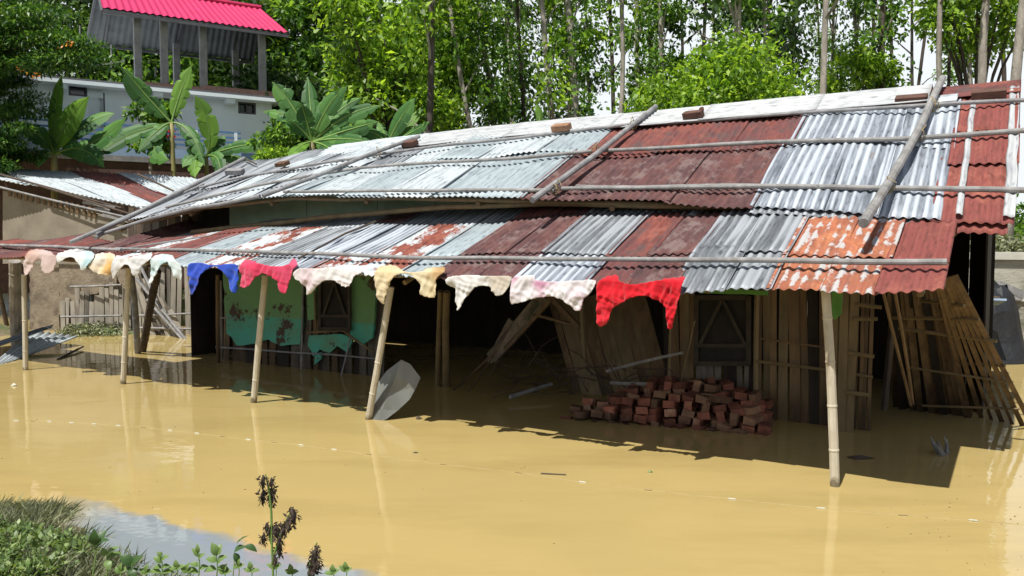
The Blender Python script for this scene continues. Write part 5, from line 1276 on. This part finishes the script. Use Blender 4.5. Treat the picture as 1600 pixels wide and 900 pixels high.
# ================================================================== FOREGROUND BANK
rg = np.random.default_rng(5)
def blades(name, n, xr, yr, hgt, wid, mat, seed, cond, label, tuft=.12):
    rg = np.random.default_rng(seed); P = []
    while len(P) < n:
        x = rg.uniform(*xr); y = rg.uniform(*yr)
        if cond(x, y):
            for _ in range(14): P.append((x + rg.normal() * tuft * .4, y + rg.normal() * tuft * .4))
    P = np.array(P[:n]); z = np.array([ground_z(a, b) for a, b in P]); z = np.maximum(z, -.02)
    d = rg.normal(size=(n, 3)) * np.array([.55, .55, .1]) + np.array([0, 0, .75]); d /= np.linalg.norm(d, axis=1)[:, None]
    s = rg.normal(size=(n, 3)); s[:, 2] = 0; s /= np.linalg.norm(s, axis=1)[:, None]
    h = hgt * rg.uniform(.4, 1.2, n)[:, None]; base = np.column_stack([P, z - .01])
    v = np.empty((n, 4, 3)); v[:, 0] = base - s * wid; v[:, 1] = base + s * wid
    bend = d.copy(); bend[:, 2] *= .15
    v[:, 2] = base + d * h * .6 + s * wid * .8; v[:, 3] = base + d * h + bend * h * .4
    me = bpy.data.meshes.new(name); me.vertices.add(n * 4); me.vertices.foreach_set('co', v.reshape(-1).astype(np.float32))
    me.loops.add(n * 4); me.loops.foreach_set('vertex_index', np.arange(n * 4, dtype=np.int32)); me.polygons.add(n); me.polygons.foreach_set('loop_start', np.arange(0, n * 4, 4, dtype=np.int32))
    me.update(calc_edges=True); me.materials.append(M[mat]); o = put(name, me, None, (0, 0, 0)); return tag(o, label, 'grass', kind='stuff')
blades('grass', 26000, (-4.4, -1.6), (4.3, 5.9), .10, .0026, 'grass', 1, lambda x, y: y > 4.3 and (shore_y(x) - y) + .9 * noise.noise(Vector((x * 2.3, y * 2.3, 4))) > -.05 and y < shore_y(x) + .4, 'muddy matted grass on the near bank', .12)
def leafy_weeds():
    rg = random.Random(2); C, S = [], []
    for k in range(170):
        x = rg.uniform(-3.5, -2.45); y = rg.uniform(4.1, 4.95)
        if y > shore_y(x) - .10 or y > 4.98 - (x + 3.3) * .18: continue
        z = ground_z(x, y); C.append((x, y, z + .045)); S.append((.11, .11, .055))
    me = leaf_mesh('low_weeds', C, S, 6500, .042, 'leaf_weed', 3, droop=-.2, aspect=.5, flat=.8); o = put('low_weeds', me, None, (0, 0, 0)); return tag(o, 'bright low leafy weeds in the bottom left corner', 'weeds', kind='stuff')
leafy_weeds()
def leaf_obj(base, tip, w, parent, mat, fold=.25, n=7, name='leaf'):
    d = tip - base; L = d.length; d.normalize(); side = d.cross(Vector((0, -.5, 1))).normalized(); nn = side.cross(d); mb = MB()
    for i in range(n + 1):
        t = i / n; ww = w * .5 * math.sin(math.pi * min(1, t * .96 + .02)) ** .8 * (1.15 - .5 * t)
        c = base + d * L * t + nn * (.12 * L * math.sin(math.pi * t) - .1 * L * t * t)
        mb.v += [c - side * ww + nn * ww * fold, c, c + side * ww + nn * ww * fold]
    for i in range(n):
        for c in (0, 1): q = i * 3 + c; mb.f.append((q, q + 1, q + 4, q + 3))
    return mb.build(name, mat, parent, smooth=True)
def sprout(px, py_base, py_top, Y, label, leaves, mat='leaf_weed', lean=0, r=.004):
    b = aty(px, py_base, Y); t_ = aty(px + lean, py_top, Y); root = thing('sprout', b, label, 'plant', 'small plants growing on the near bank')
    MB().tube([Vector((b.x - .02, b.y, ground_z(b.x, b.y) - .03)), lerp(b, t_, .5) + Vector((.006, 0, 0)), t_], [r, r * .8, r * .5], 6).build('stem', 'stem_green', root)
    for (x, y, x2, y2, w, dy) in leaves:
        leaf_obj(aty(x, y, Y), aty(x2, y2, Y + dy), w * LW, root, mat)
Yp = 4.0; LW = 1.2
sprout(140, 905, 855, Yp, 'sprout with three broad dark leaves standing left of the others', [(152, 852, 146, 828, .05, -.03), (153, 852, 165, 828, .05, .03), (152, 853, 150, 832, .045, .02), (150, 856, 168, 842, .04, -.04)], 'leaf_dark', 12)
sprout(165, 905, 868, Yp, 'sprout with narrow leaves second from the left', [(166, 870, 185, 853, .035, 0), (167, 874, 190, 862, .035, .04), (166, 876, 172, 890, .035, -.03), (165, 880, 178, 880, .03, 0), (164, 868, 160, 856, .03, 0)], 'leaf_weed', 2)
sprout(206, 905, 880, Yp, 'low sprout with two wide dark leaves', [(205, 884, 188, 866, .05, 0), (206, 884, 222, 868, .05, 0), (205, 888, 210, 902, .045, -.03), (206, 886, 200, 896, .03, 0)], 'leaf_dark')
sprout(252, 905, 868, Yp, 'bushy little weed with many small leaves left of the tall sprout', [(252, 880, 240, 870, .03, 0), (252, 876, 264, 868, .03, 0), (252, 870, 246, 862, .025, 0), (252, 888, 238, 886, .03, .02), (252, 888, 266, 884, .03, 0), (252, 895, 230, 893, .03, 0), (253, 895, 272, 893, .03, 0)], 'leaf_weed')
sprout(310, 905, 860, Yp, 'feathery weed beside the tall sprout', [(310, 870, 300, 856, .025, 0), (310, 875, 320, 864, .025, 0), (310, 885, 296, 880, .03, 0), (311, 890, 326, 884, .03, .02), (310, 864, 308, 850, .02, 0), (310, 895, 292, 892, .03, 0)], 'leaf_weed')
sprout(338, 905, 866, Yp, 'tallest leafy sprout left of the wilted stalk', [(339, 868, 331, 848, .04, 0), (339, 868, 345, 850, .04, .02), (338, 878, 322, 872, .04, 0), (340, 880, 354, 868, .04, 0), (338, 890, 318, 892, .04, 0), (340, 888, 360, 890, .035, .03)], 'leaf_weed')
sprout(362, 905, 862, Yp, 'arching sprout with one long curved leaf beside the wilted stalk', [(366, 862, 384, 853, .035, 0), (382, 853, 402, 861, .035, 0), (366, 864, 373, 880, .03, 0), (370, 850, 380, 840, .01, 0), (374, 846, 388, 836, .01, 0)], 'leaf_dark', 4, .003)
for i, px in enumerate((188, 228, 276, 292, 350, 372, 392, 430, 455, 520, 540)):
    r_ = random.Random(px); top = r_.uniform(878, 890)
    sprout(px, 905, top, Yp, 'tiny weed at the bottom edge, number %s from the left' % ['first', 'second', 'third', 'fourth', 'fifth', 'sixth', 'seventh', 'eighth', 'ninth', 'tenth', 'eleventh'][i] if False else ['tiny weed just left of the low dark leaved sprout', 'tiny weed between the dark leaved sprout and the bushy weed', 'tiny weed right of the bushy little weed', 'tiny weed left of the feathery weed', 'tiny weed between the tall and the arching sprout', 'tiny weed right of the arching sprout', 'tiny weed left of the foot of the wilted stalk', 'tiny weed at the foot of the wilted stalk', 'tiny weed between the two wilted stalks', 'tiny weed right of the short wilted stalk', 'tiny weed furthest right at the bottom edge'][i],
           [(px, top + 8, px + r_.uniform(-14, -8), top + r_.uniform(-2, 6), .03, 0), (px, top + 8, px + r_.uniform(8, 14), top + r_.uniform(-2, 6), .03, 0), (px, top + 4, px + r_.uniform(-4, 4), top - 8, .025, 0)], 'leaf_weed', 0, .003)
# wilted stalks with black hanging leaves
def wilted(stems, blobs, Y, label):
    root = thing('wilted_plant', aty(*stems[0][0], Y), label, 'plant', 'wilted stalks on the near bank')
    for st in stems: q0 = aty(*st[0], Y); first = [Vector((q0.x, q0.y, ground_z(q0.x, q0.y) - .02))] if st[0][1] > 900 else []; MB().tube(first + [aty(x, y, Y) for x, y in st], [.0055] * (len(st) - 1 + len(first)) + [.0025], 6).build('stem', 'stem_green', root)
    rg = random.Random(len(blobs))
    for (x, y, s) in blobs:
        top = aty(x, y, Y + rg.uniform(-.02, .02)); n = 10; s = s * 1.0; mb = MB(); w = s * Y / 1300
        def fn(a, b):
            th = a * 6.283; ri = w * .20 * math.sin(math.pi * min(1, b * .93 + .07)) * (1 + .8 * noise.noise(Vector((math.cos(th) * 1.6, math.sin(th) * 1.6, b * 3 + x))))
            return top + Vector((math.cos(th) * ri + w * .15 * noise.noise(Vector((b * 3, x, 0))), math.sin(th) * ri, -b * w * 1.3))
        mb.grid(fn, 14, 9); mb.build('withered_leaf', 'wilt', root)
        if True:
            C, S = [tuple(top - Vector((0, 0, w * .6)))], [(w * .36, w * .3, w * .75)]
            me = leaf_mesh('withered_leaf', C, S, 46, w * .42, 'wilt', int(x), droop=1.2, aspect=.35, flat=.1); o = put('withered_leaf', me, root); o.location = -Vector(root.location)
wilted([[(428, 925), (425, 860), (424, 800), (421, 770), (415, 741)], [(427, 870), (438, 835), (450, 808), (457, 795)], [(424, 850), (418, 822)]],
       [(411, 742, 18), (424, 746, 14), (411, 764, 20), (424, 762, 22), (458, 793, 22), (450, 806, 22), (417, 816, 16), (424, 818, 20), (412, 832, 16), (434, 820, 22), (442, 818, 18), (436, 848, 20), (430, 868, 14), (436, 838, 14)], 3.9, 'tall wilted stalk with blackened curled leaves in the left foreground')
wilted([[(478, 925), (485, 880), (495, 848)]], [(493, 852, 20), (492, 866, 26), (486, 884, 16), (497, 876, 14)], 3.9, 'short wilted stalk with blackened leaves right of the tall one')
print('objects', len(bpy.data.objects))
